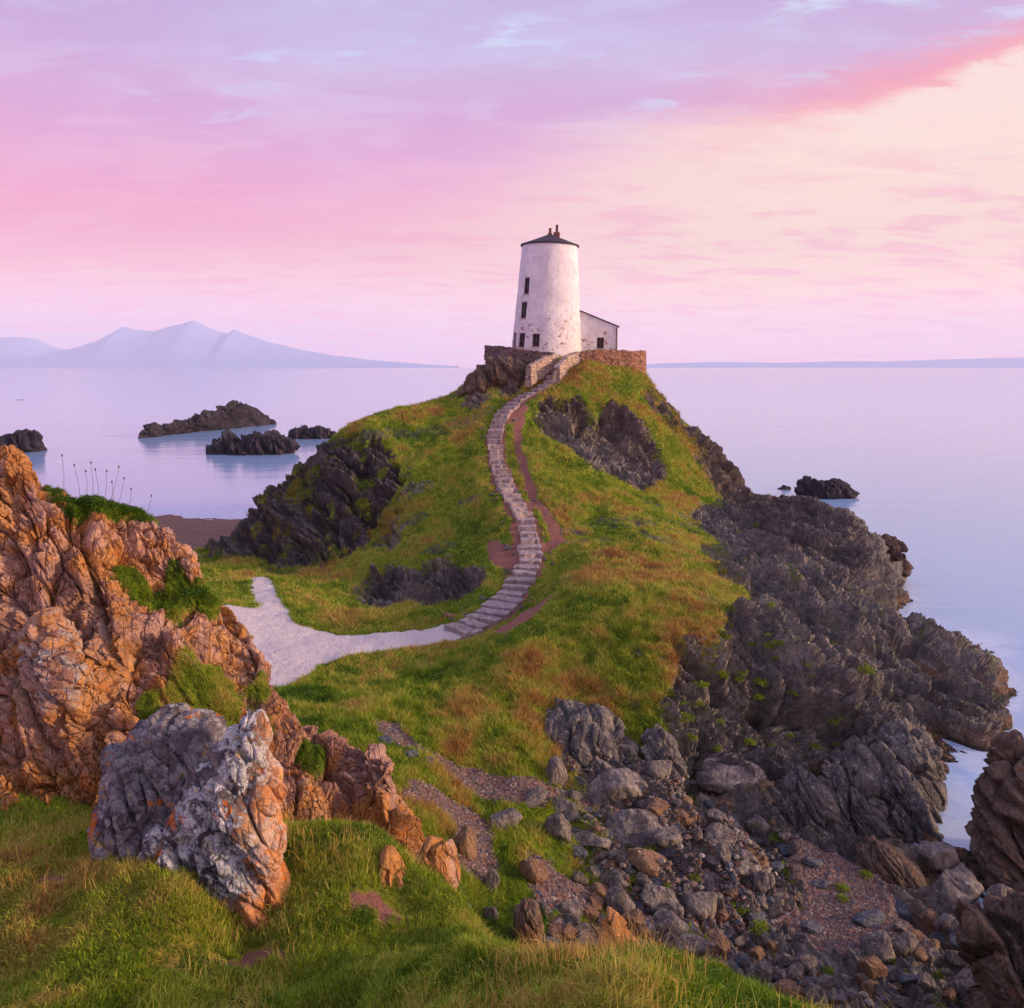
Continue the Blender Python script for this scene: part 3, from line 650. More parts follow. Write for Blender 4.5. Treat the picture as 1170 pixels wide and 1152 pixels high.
# --- large orange outcrop on the left
OP = []
def O(px, py, Y, g=0.0): p = at(px, py, Y); OP.append((FPX * p[0] / p[1], SV * math.log(p[1]), p[2], g))
def OQ(px, Y, z, g=0.0): OP.append((px - 585, SV * math.log(Y), z, g))
for a in [(-80,905,8.8),(-80,800,9.6),(-80,700,10.4),(-80,600,11.2),(-80,520,12),(0,912,8.6),(0,850,9.2),(0,790,9.5),(0,740,10.1),(0,690,10.35),(0,640,10.9),(0,590,11.3),(0,545,11.7),(0,513,12.1),(22,513,12.2),(38,530,12.2),(48,548,12.25),(60,556,12.3,1),
          (110,570,12.3,1),(160,582,12.3,1),(90,585,11.7,.4),(190,605,12.2),(212,626,12.15),(240,650,12.05),(265,680,12),(286,702,11.95),(300,730,11.85),(316,758,11.7),(325,788,11.4),(352,808,11.2),(385,830,11.0),(412,850,10.7),(440,866,10.5),(456,892,10.2),(467,928,9.8),(474,950,9.4),
          (100,900,8.8),(60,880,9.0),(60,830,9.25),(70,760,9.45),(60,710,9.9),(45,690,10.4),(100,820,9.5),(110,760,10.0),(130,715,10.1),(100,680,10.8),(100,640,11.1),(100,605,11.5),(150,690,10.9),(165,672,11.5,1),(200,668,11.75,1),(238,674,11.8,1),(170,650,11.8,.2),(160,620,11.9),(230,700,11.3,.3),(190,705,10.75),(240,740,10.8),(180,740,10.35),(150,770,9.9),
          (170,812,9.6,.9),(215,822,9.6,1),(215,800,9.95,1),(255,785,10.35,1),(300,778,10.8,1),(275,765,11.0),(250,815,10.0,1),(300,810,10.35,.6),(150,830,9.3),(200,850,9.2),(280,740,11.4),(290,850,9.8),(330,820,10.5),(358,852,10.25,.75),(345,880,9.7),(400,890,9.9),(420,880,10.2,.1),(350,915,9.1),(300,920,8.9),(330,955,8.6),(400,948,8.8),(440,955,8.9),(430,920,9.5),(250,885,9.1),(200,895,8.9),(320,770,11.2,.2),(140,860,9.0)]: O(*a)
for a in [(-80,7.8,10.4),(0,7.8,10.3),(100,7.8,10.2),(200,7.8,10.0),(300,7.8,10.0),(400,8.0,9.6),(500,8.4,8.6),(560,9.5,6.5),(-80,13.2,14),(0,13.0,14.0),(60,13.2,13.2),(160,13.2,12.3),(212,13.0,11.7),(265,12.9,10.6),(300,12.7,9.9),(325,12.3,9.0),(385,11.9,8.6),(440,11.4,8.0),(475,10.6,7.0),(520,11,6),
          (-80,15.5,8),(60,15.5,8),(160,15,7.5),(265,15,6.5),(350,14,6),(440,13.5,5),(520,13,5),(560,12,4.5)]: OQ(*a)
OP = np.array(OP); OC = rbf_fit(OP[:, :2], OP[:, 2], 5e-4)
nu, nv = 720, 760
ou = np.linspace(-670, -50, nu); ov = np.linspace(SV * math.log(7.85), SV * math.log(15.3), nv)
OU, OV = [a.ravel() for a in np.meshgrid(ou, ov)]; OY = np.exp(OV / SV); OX = OU * OY / FPX
OZ = rbf_eval(OU, OV, OP[:, :2], OC)
d2 = (OU[:, None].astype(F32) - OP[:, 0].astype(F32)) ** 2
GR = np.empty(len(OU), F32)
for a in range(0, len(OU), 60000):
    d2 = (OU[a:a + 60000, None] - OP[:, 0]) ** 2 + (OV[a:a + 60000, None] - OP[:, 1]) ** 2; wg = 1 / (d2 + 60) ** 1.8; GR[a:a + 60000] = (wg @ OP[:, 3]) / wg.sum(1)
PO = np.stack([OX, OY, OZ], 1).astype(F32); G = PO.reshape(nv, nu, 3)
Nn = np.cross(np.gradient(G, axis=1), np.gradient(G, axis=0)); Nn /= np.linalg.norm(Nn, axis=2, keepdims=True) + 1e-9
Nn = Nn.reshape(-1, 3) * np.sign(Nn[..., 2].mean())
MO = frame(R(28), R(15))
GR = GR + .42 * fbm(PO, 2.4, 4, seed=80) * (GR > .05)
b1 = rockdisp(PO, MO, 1.5, (1.3, .55, .40), 21, False); b2 = rockdisp(PO, MO, .5, (1.35, .6, .34), 23); b3 = rockdisp(PO, frame(R(35), R(30)), .16, (1.3, .7, .4), 25)
oa = 1 - .6 * ss(.35, .7, GR)
dd = (.30 * b1 + .15 * b2 + .055 * b3 + .015 * ridged(PO, 14, 3)) * oa + .02 * fbm(PO, 6, 3) * (1 - oa)
PO = PO + (Nn * dd[:, None]).astype(F32)
OUT = PO.reshape(nv, nu, 3)
idx = np.arange(nu * nv).reshape(nv, nu); q = np.stack([idx[:-1, :-1], idx[:-1, 1:], idx[1:, 1:], idx[1:, :-1]], -1).reshape(-1, 4)
lich = ss(.1, .5, fbm(PO, .8, 3, seed=30)) * .5 + np.exp(-(((OU + 560) / 60) ** 2 + ((OZ - 12.2) / .5) ** 2)) * .9
outcrop = mesh_obj('rock_outcrop', PO, q, M_WARM, smooth=False, attrs=dict(grass=GR, lich=lich))
tag(outcrop, 'large sunlit orange fractured rock outcrop rising above the near grass', 'rock outcrop')

# --- rocks with a shape of their own
def lich_attr(V, N_):
    h = (V[:, 2] - V[:, 2].min()) / np.ptp(V[:, 2]); nz = fbm(V, 1.5, 3, seed=40)
    rt = (V[:, 0] - V[:, 0].min()) / np.ptp(V[:, 0])
    return dict(lich=ss(.28, .42, h + .15 * nz) * (1 - ss(.72, .92, rt + .1 * nz) * .8), warm=np.maximum(ss(.50, .34, h + .12 * nz), ss(.66, .86, rt + .12 * nz)))
def grey_attr(V, N_):
    return dict(lich=.35 + .3 * fbm(V, 1.2, 2), warm=np.zeros(len(V)))
outline_rock('boulder', [(96,886),(118,864),(140,850),(161,845),(194,846),(222,857),(240,880),(240,930),(220,1040),(143,1045),(108,1020),(92,965)], 7.35, .55, 'dark grey boulder with round pale lichen spots left of the white crusted boulder', 'boulder', M_LICH, .35, .085, .34, 3, 300, 100, attrs=grey_attr)
outline_rock('boulder', [(251,850),(268,852),(279,871),(277,898),(298,916),(315,940),(311,970),(319,992),(313,1012),(319,1036),(318,1110),(300,1130),(258,1135),(224,1130),(212,1094),(215,1065),(215,1045),(200,1040),(160,1035),(137,1010),(150,975),(179,940),(201,911),(230,880)], 6.75, .34, 'boulder crusted with white lichen over an orange base in the near grass', 'boulder', M_LICH,   .30, .085, .32, 5, 380, 120, attrs=lich_attr, cen=(262, 975))
sA = outline_rock('boulder', [(438,985),(424,1006),(418,1035),(440,1075),(480,1075),(476,1040),(466,1015),(455,1003)], 7.25, .2, 'small orange pointed rock poking out of the near grass slope', 'boulder', M_WARM, .3, .06, .3, 7, 160, 50)
outline_rock('boulder', [(688,1076),(700,1066),(716,1074),(736,1092),(758,1112),(770,1140),(735,1150),(700,1125)], 6.0, .16, 'long orange lichened rock along the crest of the near grass', 'boulder', M_WARM, .4, .06, .22, 71, 160, 50)
outline_rock('boulder', [(800,1128),(815,1116),(835,1122),(850,1140),(860,1170),(815,1175)], 5.6, .14, 'small orange rock near the right end of the grass crest', 'boulder', M_WARM, .4, .05, .2, 72, 140, 40)
sA = outline_rock('boulder', [(482,972),(500,976),(514,982),(524,1003),(518,1040),(490,1060),(474,1040),(470,1006)], 8.2, .32, 'orange blocky rock at the foot of the large outcrop', 'boulder', M_WARM, .3, .08, .35, 9, 180, 60)
outline_rock('rock_mass', [(1132,1000),(1136,955),(1150,930),(1158,915),(1170,888),(1190,872),(1240,868),(1300,910),(1320,1020),(1250,1090),(1180,1055),(1135,1030)], 22.0, 1.6, 'dark brown rock wall at the sea inlet, above the boulders', 'rock', M_BROWN, .25, .5, 1.3, 11, 300, 90)
outline_rock('rock_mass', [(1130,1120),(1146,1095),(1172,1078),(1220,1060),(1260,1130),(1230,1220),(1160,1210),(1118,1180)], 14.5, 1.2, 'dark rock with reddish moss in the bottom corner of the gully', 'rock', M_BROWN, .3, .3, .9, 13, 220, 70)
outline_rock('rock_mass', [(950,905),(975,880),(998,862),(1025,850),(1055,845),(1076,853),(1086,870),(1092,895),(1084,930),(1060,955),(1010,955),(960,940)], 26.8, 1.6, 'broad rounded rock dome beside the narrow sea inlet', 'rock', M_CLIFF, .35, .35, 1.3, 15, 240, 80)
outline_rock('rock_mass', [(948,955),(957,915),(968,899),(987,891),(1006,899),(1020,925),(1024,965),(1010,1000),(968,1005)], 24.2, 1.3, 'upright grey rock with a lichen covered top below the brown dome', 'rock', M_CLIFF, .4, .33, .9, 17, 220, 70)
outline_rock('rock_mass', [(890,935),(905,912),(925,900),(945,905),(962,930),(958,970),(915,975),(893,960)], 24.0, 1.1, 'low grey rock hump left of the upright lichened rock', 'rock', M_CLIFF, .5, .3, .8, 19, 180, 60)
outline_rock('rock_mass', [(1020,960),(1028,925),(1045,905),(1068,915),(1075,945),(1090,975),(1070,1010),(1030,1005)], 24.6, 1.2, 'furrowed purple grey rock below the brown dome', 'rock', M_CLIFF, .45, .33, .9, 20, 180, 60)
outline_rock('rock_mass', [(614,852),(620,834),(645,823),(690,824),(716,836),(733,860),(730,890),(690,900),(650,892),(618,880)], 24.6, 1.5, 'broad rounded lichen speckled grey rock below the grassy slope', 'rock', M_CLIFF, .5, .22, .9, 22, 260, 80)
outline_rock('rock_mass', [(733,862),(742,846),(760,842),(778,856),(786,878),(780,905),(748,905),(734,885)], 24.3, .9, 'lichened grey rock right of the broad rounded rock', 'rock', M_CLIFF, .4, .2, .7, 24, 160, 50)
outline_rock('boulder', [(986,1012),(991,985),(1008,970),(1020,974),(1040,983),(1058,998),(1070,1018),(1066,1040),(1040,1046),(1000,1042)], 21.6, .75, 'large rust brown boulder alone on the gravel hollow', 'boulder', M_BROWN, .3, .11, .7, 26, 200, 60)
outline_rock('boulder', [(586,960),(592,945),(612,940),(625,950),(627,972),(618,985),(596,982)], 20.6, .35, 'tan flat sided boulder standing on the grass by the gravel trail', 'boulder', M_BOULT, .2, .05, .5, 28, 120, 40)
outline_rock('boulder', [(587,1062),(588,1045),(600,1035),(614,1040),(622,1065),(618,1085),(595,1083)], 15.9, .35, 'dark brown boulder at the lower end of the grass slope', 'boulder', M_BROWN, .2, .07, .4, 29, 120, 40)
# crag under the knoll and the dark rock left of the tower are part of the headland
outline_rock('rock_mass', [(524,452),(534,432),(548,418),(558,410),(585,408),(612,412),(606,428),(600,442),(570,446),(545,455)], 68.6, 1.9, 'dark bare rock under the left end of the tower wall', 'rock', M_BROWN, .3, .35, 1.4, 31, 180, 50)
# skerries
SK = 'sea rocks off the left shore'
def skerry(L, Y, th, label, Y1=None, grp=None, amp=None, seed=0, mat=None):
    L = [(x, y) for x, y in L]
    return outline_rock('sea_rock', L, Y, th, label, 'sea rock', mat or M_SKERRY, .15, amp if amp is not None else Y * .0085, Y * .017, seed, 300, 70, Y1, grp, attrs=None)
skerry([(158,499),(163,490),(175,485),(190,484),(204,479),(222,477),(237,471),(247,467),(257,461),(268,461),(279,463),(289,469),(298,476),(306,482),(311,487),(300,495),(260,500),(200,510),(165,512)], 178, 6, 'largest dark rocky islet out at sea, with a rounded hump', 222, seed=41)
skerry([(237,513),(243,502),(258,496),(263,499),(271,501),(290,497),(300,499),(312,494),(322,497),(331,502),(344,510),(340,526),(285,530),(240,526)], 147, 4, 'dark jagged islet with brown tide line, in front of the largest one', seed=43)
skerry([(331,500),(337,492),(345,487),(352,490),(362,489),(370,492),(384,497),(380,508),(335,510)], 178, 2.5, 'small low islet between the headland and the largest islet', seed=44)
skerry([(-30,512),(-10,500),(5,499),(14,494),(25,491),(36,492),(43,502),(48,513),(44,524),(0,528),(-30,526)], 150, 4, 'dark sea rock just off the top of the orange outcrop', seed=45)
skerry([(8,459.5),(14,457.5),(24,456.5),(33,458.5),(33,462),(8,462)], 385, 4, 'tiny far flat rock in the open sea', seed=46, amp=.5)
skerry([(908,560),(912,549),(924,544),(933,549),(940,553),(948,548),(960,548),(972,555),(982,564),(975,573),(915,572)], 97, 2.2, 'two humped dark sea rock off the right side of the headland', seed=47, amp=.38)
skerry([(892,551.5),(897,548.5),(904,549.5),(906,552),(903,555),(893,555)], 112, .9, 'flat little sea rock left of the two humped one', seed=48, amp=.15)
skerry([(889,559),(896,554),(903,557),(904,563),(890,563)], 103, .8, 'little sea rock closest to the headland foot', seed=49, amp=.15)
skerry([(985,655),(998,628),(1010,613),(1024,611),(1034,622),(1030,632),(1037,645),(1034,660),(1000,672)], 57.5, 1.6, 'orange brown rock at the seaward tip of the far ridge', seed=50, amp=.4, mat=M_BROWN)
skerry([(1119,893),(1124,886),(1131,888),(1134,897),(1130,906),(1120,905)], 29.0, .35, 'small pale rock standing in the narrow inlet', seed=51, amp=.06, mat=M_BOUL)
print('rocks', round(time.time() - T0, 1))

# ------------------------------------------------------------------ boulders: a few shapes, each set down many times
def sphere_grid(n=64, m=40):
    th = np.linspace(0, math.pi, m); ph = np.linspace(0, 2 * math.pi, n, endpoint=False)
    T, Pp = np.meshgrid(th[1:-1], ph, indexing='ij')
    V = np.stack([np.sin(T) * np.cos(Pp), np.sin(T) * np.sin(Pp), np.cos(T)], -1).reshape(-1, 3)
    V = np.vstack([V, [0, 0, 1], [0, 0, -1]]); K = m - 2; t = K * n; F = []
    for i in range(K - 1):
        for j in range(n): F.append((i * n + j, (i + 1) * n + j, (i + 1) * n + (j + 1) % n, i * n + (j + 1) % n))
    for j in range(n): F.append((t, j, (j + 1) % n)); F.append((t + 1, (K - 1) * n + (j + 1) % n, (K - 1) * n + j))
    return V.astype(F32), F
SPV, SPF = sphere_grid()
def boulder_mesh(seed, mat, ax=(1, .75, .6), sharp=14):
    r_ = np.random.RandomState(seed); n = 15
    nn = r_.normal(size=(n, 3)); nn /= np.linalg.norm(nn, axis=1, keepdims=True); h = r_.uniform(.62, 1.0, n)
    d = SPV @ nn.T.astype(F32); q = np.where(d > .05, h / np.maximum(d, .05), 9)
    rad = (np.exp(-q * sharp).sum(1)); rad = -np.log(rad) / sharp; rad = np.clip(rad, .3, 1.15)
    V = SPV * rad[:, None] * np.array(ax, F32)
    dd = rockdisp(V, frame(r_.uniform(-.5, .5), r_.uniform(0, 3)), .7, (1.2, .7, .5), seed % 17) * .055 + .03 * fbm(V, 6, 3, seed=seed % 19)
    V = V + SPV * dd[:, None]
    o = mesh_obj('boulder', V, SPF, mat, smooth=True, link=False)
    return o
protos = [boulder_mesh(100 + i, [M_BOUL, M_BOUL, M_BOULT, M_BOULB, M_BOUL, M_BOULB][i % 6], [(1, .8, .62), (1, .65, .5), (.9, .8, .75), (1, .7, .42), (1, .6, .66)][i % 5], [30, 16, 40][i % 3]) for i in range(14)]
BL = [  # px, py, width, height, kind (0 grey 2 tan 3 blue), label
 (634,886,28,36,0,'tall grey boulder leaning against the left end of the broad rounded rock'),(709,907,72,36,0,'wide lichened grey boulder below the broad rounded rock'),(646,927,36,20,0,'flat grey boulder lying at the edge of the gravel trail end'),(610,915,32,15,0,'low grey slab in the grass right beside the gravel trail'),
 (641,951,36,26,0,'white spotted grey boulder right of the tan flat sided one'),(574,941,38,15,0,'low pale slab on the grass between the two gravel trails'),(531,968,34,32,2,'brown boulder against the foot of the orange outcrop'),(605,994,34,38,2,'steep brown grey boulder below the tan flat sided one'),
 (776,934,36,28,2,'smooth tan boulder amid the upper boulders'),(752,883,34,22,0,'grey boulder tucked under the lichened rock'),(723,951,64,40,0,'broad dark boulder in the middle of the upper boulder field'),(737,986,52,30,2,'big grey boulder with a tan right face'),(684,965,50,18,0,'long dark speckled boulder beside the small green turf'),
 (702,992,22,22,2,'small upright tan boulder left of the big tan faced one'),(752,1030,44,26,0,'pale lichened boulder at the right of the lower gravel'),(704,1033,36,40,0,'tall crusted grey boulder on the lower gravel'),(762,1062,46,38,0,'dark boulder with light crust near the bottom grass crest'),(672,1046,28,16,2,'small tan boulder at the top of the lower gravel'),
 (728,1052,26,18,2,'tan boulder between the crusted boulders'),(1097,1022,62,42,0,'large pale topped boulder right of the rust brown one'),(1036,1045,38,22,3,'smooth dark boulder under the rust brown boulder'),(1148,1036,38,28,0,'rounded boulder against the dark rock wall'),(1088,1060,32,22,0,'grey boulder below the large pale topped one'),(1062,1050,22,26,2,'upright brown boulder between two smooth ones'),
 (1078,982,54,36,0,'wide dark boulder behind the rust brown one'),(1110,1078,44,18,3,'flat slate coloured boulder on the right gravel edge'),(882,914,60,26,2,'long brown boulder at the foot of the cliff'),(838,895,64,20,0,'long low grey boulder right under the cliff'),(838,922,42,18,2,'flat tan boulder below the long low ones'),(800,935,26,18,0,'pale oval boulder in the upper boulder field'),
 (927,1063,26,12,3,'small blue grey stone alone on the gravel'),(997,1055,40,12,3,'flat blue grey stone on the gravel below the rust boulder'),(928,988,24,12,3,'small pair like stone at the top of the gravel'),(842,996,56,28,0,'long ridged boulder left of the gravel hollow'),(800,1042,44,30,0,'square dark boulder above the yellow green herbs'),(877,1008,26,28,0,'upright stone at the left gravel edge'),
 (997,1112,34,24,2,'rounded tan boulder at the lower gravel edge'),(868,960,34,20,3,'blue grey boulder near the top of the gravel'),(905,975,24,14,3,'smooth little slate stone at the upper gravel edge'),(820,965,46,22,0,'light grey boulder under the brown long one'),(662,1005,20,14,0,'small grey boulder at the turf edge'),(560,1010,22,20,0,'little dark boulder in the lower grass slope'),
 (525,1045,28,16,3,'blue grey stone beside the orange blocky rock'),(560,1045,16,18,0,'small stone in the dry grass'),(668,1085,30,18,3,'slate coloured stone near the bottom left of the boulders'),(632,1092,24,14,2,'tan stone just above the near grass crest'),(726,1090,46,22,3,'wide blue grey stone above the near grass crest'),
 (440,848,18,8,3,'dark wet slab at the top of the gravel trail'),(468,862,20,8,3,'blue slab halfway along the gravel trail'),(488,872,16,7,0,'grey slab low on the gravel trail'),(790,900,34,24,0,'grey boulder under the cliff foot herbs'),(815,880,30,22,0,'dark cliff foot boulder'),(940,1012,18,12,3,'small blue stone in the middle of the gravel'),
 (512,704,20,7,2,'flat brown stone left of the lowest steps'),(672,930,22,14,0,'grey stone behind the speckled dark boulder'),(765,960,40,22,0,'dark boulder right of the broad dark one'),(796,980,40,26,2,'brown boulder left of the long ridged one'),(768,1000,34,20,0,'grey boulder in the boulder field centre'),(812,1015,36,20,0,'flat grey boulder above the square dark one')]
rb = random.Random(5)
used_lab = set()
def put_boulder(px, py, wd, ht, kind, label, group=None, y0=9):
    g = ground_at(px, py + ht * .32, y0)
    if g is None: return None
    ok = {0: (0, 1, 4, 6, 7, 10, 12), 2: (2, 8), 3: (3, 5, 9, 11)}[kind]
    p = protos[rb.choice(ok)]
    o = p.copy(); C.objects.link(o); o.name = 'boulder'
    dep = g[1] * math.cos(PITCH) + (CZ - g[2]) * math.sin(PITCH); mpp = dep / FPX
    sx = wd * mpp / 2 * 1.12; sz = max(ht * mpp / 2 * 1.25, sx * .35)
    o.scale = (sx, sx * rb.uniform(.75, 1.15), sz / .6)
    o.rotation_euler = (rb.uniform(-.25, .25), rb.uniform(-.25, .25), rb.uniform(-.5, .5) + (math.pi if rb.random() < .5 else 0))
    o.location = (g[0], g[1] + sx * .4, g[2] + sz * .35)
    tag(o, label, 'boulder', group)
    return o
for b in BL: put_boulder(*b)
# the unnumbered rest of the boulder field
poly = [(635,905),(700,920),(745,900),(800,905),(860,935),(905,945),(900,985),(880,1020),(865,1060),(900,1095),(980,1120),(960,1150),(880,1150),(800,1120),(740,1105),(660,1090),(615,1075),(650,1040),(690,1010),(660,985),(640,960)]
poly2 = [(1015,1055),(1080,1075),(1120,1090),(1125,1140),(1040,1150),(960,1125),(1000,1100)]
def rnd_in(pl):
    xs = [p[0] for p in pl]; ys_ = [p[1] for p in pl]
    while True:
        x, y = rb.uniform(min(xs), max(xs)), rb.uniform(min(ys_), max(ys_))
        if inpoly(np.array([x]), np.array([y]), pl)[0]: return x, y
occ = [(b[0], b[1], b[2]) for b in BL] + [(1027, 1005, 76), (612, 962, 34), (605, 1060, 34)]
cnt = 0
for i in range(1500):
    x, y = rnd_in(poly if i % 6 else poly2)
    wd = max(9, rb.lognormvariate(3.17, .42)) * (.72 + .45 * (y - 900) / 250)
    if any(math.hypot((x - a) , (y - b) * 1.5) < (wd + c) * .36 for a, b, c in occ): continue
    occ.append((x, y, wd)); kind = rb.choice([0, 0, 0, 0, 3, 2, 2])
    if put_boulder(x, y, wd, wd * rb.uniform(.5, .85), kind, 'one of the lichen speckled loose boulders packed over the gully floor', 'loose boulders packed over the gully floor'): cnt += 1
    if cnt >= 215: break
print('boulders', cnt, round(time.time() - T0, 1))

# ------------------------------------------------------------------ building materials
def simple(name, col, rough=.8, bump=0, bs=20, var=.12):
    s = newmat(name)
    n = s.noise(s.P, bs, 5, .65)
    s.put(s.b.inputs['Base Color'], s.mix(1, col, s.ramp(n, [(.3, (1 - var * 2,) * 3), (.7, (1 + var,) * 3)]), 'MULTIPLY'))
    s.b.inputs['Roughness'].default_value = rough
    if bump: s.put(s.b.inputs['Normal'], s.bump(n, .6, bump))
    return s.m
s = newmat('whitewash'); P = s.P
n = s.noise(P, .9, 5, .65); n2 = s.noise(P, 6, 5, .7); dr = s.noise(s.scalev(P, (3.2, 3.2, .28)), 1.0, 5, .65)
c = s.mix(s.step(n, .35, .65), lin(214, 206, 212), lin(232, 226, 228))
c = s.mix(s.step(dr, .50, .70, 0, .28), c, lin(168, 158, 166))
sp_ = s.node('ShaderNodeSeparateXYZ'); s.put(sp_.inputs[0], P); zz = sp_.outputs[2]
patch = s.math('MULTIPLY', s.step(s.noise(P, 2.2, 6, .75), .57, .60), s.step(zz, 6.5, 1.5))
c = s.mix(patch, c, lin(150, 92, 84))
c = s.mix(s.math('MULTIPLY', s.step(n2, .60, .68), s.step(zz, 3.0, 0.4, 0, .7)), c, lin(140, 120, 112))
s.put(s.b.inputs['Base Color'], c); s.put(s.b.inputs['Normal'], s.bump(s.math('ADD', n2, s.math('MULTIPLY', n, .8)), .5, .05))
s.b.inputs['Roughness'].default_value = .9
M_WHITE = s.m
def stone_mat(name, cols, mortar, sc_=3.6, lichen=.3):
    s = newmat(name); P = s.scalev(s.P, (1, 1, 1.8))
    v = s.node('ShaderNodeTexVoronoi', feature='F1'); s.put(v.inputs['Vector'], P); v.inputs['Scale'].default_value = sc_
    e = s.vor(P, sc_, 'DISTANCE_TO_EDGE')
    sepc = s.node('ShaderNodeSeparateColor'); s.put(sepc.inputs[0], v.outputs['Color'])
    c = s.ramp(sepc.outputs[0], [(0, cols[0]), (.35, cols[1]), (.65, cols[2]), (1, cols[3])])
    c = s.mix(.7, c, s.ramp(s.noise(s.P, 9, 5, .7), [(.3, (.6,) * 3), (.7, (1.3,) * 3)]), 'MULTIPLY')
    c = s.mix(s.step(s.noise(s.P, 4, 5, .7), .56, .62, 0, lichen), c, lin(196, 186, 176))
    c = s.mix(s.step(e, .0, .07, 1, 0), c, mortar)
    s.put(s.b.inputs['Base Color'], c); s.put(s.b.inputs['Normal'], s.bump(s.math('ADD', s.step(e, 0, .12), s.math('MULTIPLY', s.noise(s.P, 12, 4), .4)), .9, .06))
    return s.m
M_WALLR = stone_mat('rubble_stone_brown', [lin(126, 84, 70), lin(162, 110, 84), lin(188, 136, 104), lin(148, 116, 108)], lin(86, 64, 58))
M_WALLL = stone_mat('rubble_stone_grey', [lin(96, 76, 82), lin(126, 100, 102), lin(150, 124, 118), lin(110, 94, 104)], lin(62, 50, 54))
M_WALLS = stone_mat('rubble_stone_pale', [lin(168, 140, 128), lin(198, 168, 148), lin(212, 186, 170), lin(178, 156, 150)], lin(120, 98, 90), 3.2, .6)
M_SLATE = simple('slate_roof', lin(66, 58, 72), .7, .02, 6, .25)
M_DARK = simple('dark_window_frame', lin(92, 70, 70), .6)
M_PANE = simple('window_glass', lin(34, 32, 44), .15, 0, 3, .3)
M_CHIM = simple('chimney_pot', lin(120, 74, 60), .8)
M_SILL = simple('window_sill_stone', lin(190, 172, 170), .8, .01, 12)

# ------------------------------------------------------------------ tower
TW = at(624, 400, 75.5); TX, TYY = TW[0], TW[1]; TZ0 = 16.55; TZ1 = at(628, 281, 75.5)[2]
TH = TZ1 - TZ0; R0 = 3.36; R1 = 2.56
tower = empty('tower', (TX, TYY, TZ0), 'tapering whitewashed round stone tower with a slate cone roof on the summit', 'tower')
tower.rotation_euler = (0, R(1.5), 0)
def rad(z): t = z / TH; return R0 + (R1 - R0) * (1.08 * t - .08 * t * t)
openings = []    # azimuth (0 = towards camera, + right), z centre, half width, half height
def tow_az(px, z):
    x = (px - 624 - (1.5 / 57.3) * z * 12.0) / (FPX / (75.5 * math.cos(PITCH)))
    return math.asin(max(-.97, min(.97, x / rad(z))))
def zpx(py): return at(600, py, 73.2)[2] - TZ0
openings = [(tow_az(600.8, zpx(327)), zpx(327), .36, .72), (tow_az(597.5, zpx(355)), zpx(355), .38, .72), (tow_az(595.3, zpx(389.5)), zpx(389.5), .40, .62), (tow_az(611, zpx(389.5)), zpx(389.5), .33, .56), (-1.28, zpx(390), .5, .72)]
na, nzv = 360, 220
A_, ZZ = np.meshgrid(np.linspace(-math.pi, math.pi, na, endpoint=False), np.linspace(-.9, TH, nzv))
def tp(a, z, r): return np.stack([np.sin(a) * r, -np.cos(a) * r, z], -1)
rr_ = rad(ZZ); VV = tp(A_, ZZ, rr_).reshape(-1, 3)
dn = .035 * fbm(VV, .8, 3) + .014 * fbm(VV, 4, 3)
inset = np.zeros(len(VV))
for (a0, z0, hw, hh) in openings:
    da = (A_.ravel() - a0) * rad(z0); m = (np.abs(da) < hw) & (np.abs(ZZ.ravel() - z0) < hh); inset[m] = .28
rt = rr_.ravel() + dn - inset
VV = tp(A_.ravel(), ZZ.ravel(), rt)
F = [(i * na + j, i * na + (j + 1) % na, (i + 1) * na + (j + 1) % na, (i + 1) * na + j) for i in range(nzv - 1) for j in range(na)]
mesh_obj('wall', VV, np.array(F), M_WHITE, tower)
# roof: shallow cone of slates with a small overhang
V = []; F = []; nr = 96
prof = [(R1 - .25, TH - .12), (R1 + .12, TH - .10), (R1 + .15, TH - .02), (R1 + .14, TH + .03)] + [(R1 + .14 - (R1 + .04) * t, TH + .03 + 1.0 * (t ** 1.06)) for t in np.linspace(.04, 1, 22)]
for i, (r_, z_) in enumerate(prof):
    st_ = .012 * (i % 2) if 4 < i < 24 else 0
    for j in range(nr): a = 2 * math.pi * j / nr; V.append((math.sin(a) * (r_ + st_), -math.cos(a) * (r_ + st_), z_))
for i in range(len(prof) - 1):
    for j in range(nr): F.append((i * nr + j, i * nr + (j + 1) % nr, (i + 1) * nr + (j + 1) % nr, (i + 1) * nr + j))
roof = mesh_obj('roof', V, F, M_SLATE, tower, smooth=False)
def lathe(name, prof, loc, mat, parent, n=24):
    V = [(math.sin(2 * math.pi * j / n) * r_ + loc[0], -math.cos(2 * math.pi * j / n) * r_ + loc[1], z_ + loc[2]) for r_, z_ in prof for j in range(n)]
    F = [(i * n + j, i * n + (j + 1) % n, (i + 1) * n + (j + 1) % n, (i + 1) * n + j) for i in range(len(prof) - 1) for j in range(n)]
    F.append(tuple(range(n))[::-1]); F.append(tuple((len(prof) - 1) * n + j for j in range(n)))
    return mesh_obj(name, V, F, mat, parent)
def boxv(x0, x1, y0, y1, z0, z1):
    V = [(x, y, z) for x in (x0, x1) for y in (y0, y1) for z in (z0, z1)]
    return V, [(0, 1, 3, 2), (4, 6, 7, 5), (0, 4, 5, 1), (2, 3, 7, 6), (0, 2, 6, 4), (1, 5, 7, 3)]
def boxes(name, bl, mat, parent=None, bevel=.0, xf=None, loc=None):
    V = []; F = []
    for b in bl:
        v, f = boxv(*b); o_ = len(V); V += v; F += [tuple(i + o_ for i in q) for q in f]
    if xf: V = [xf(v) for v in V]
    return mesh_obj(name, V, F, mat, parent, smooth=False, loc=loc)
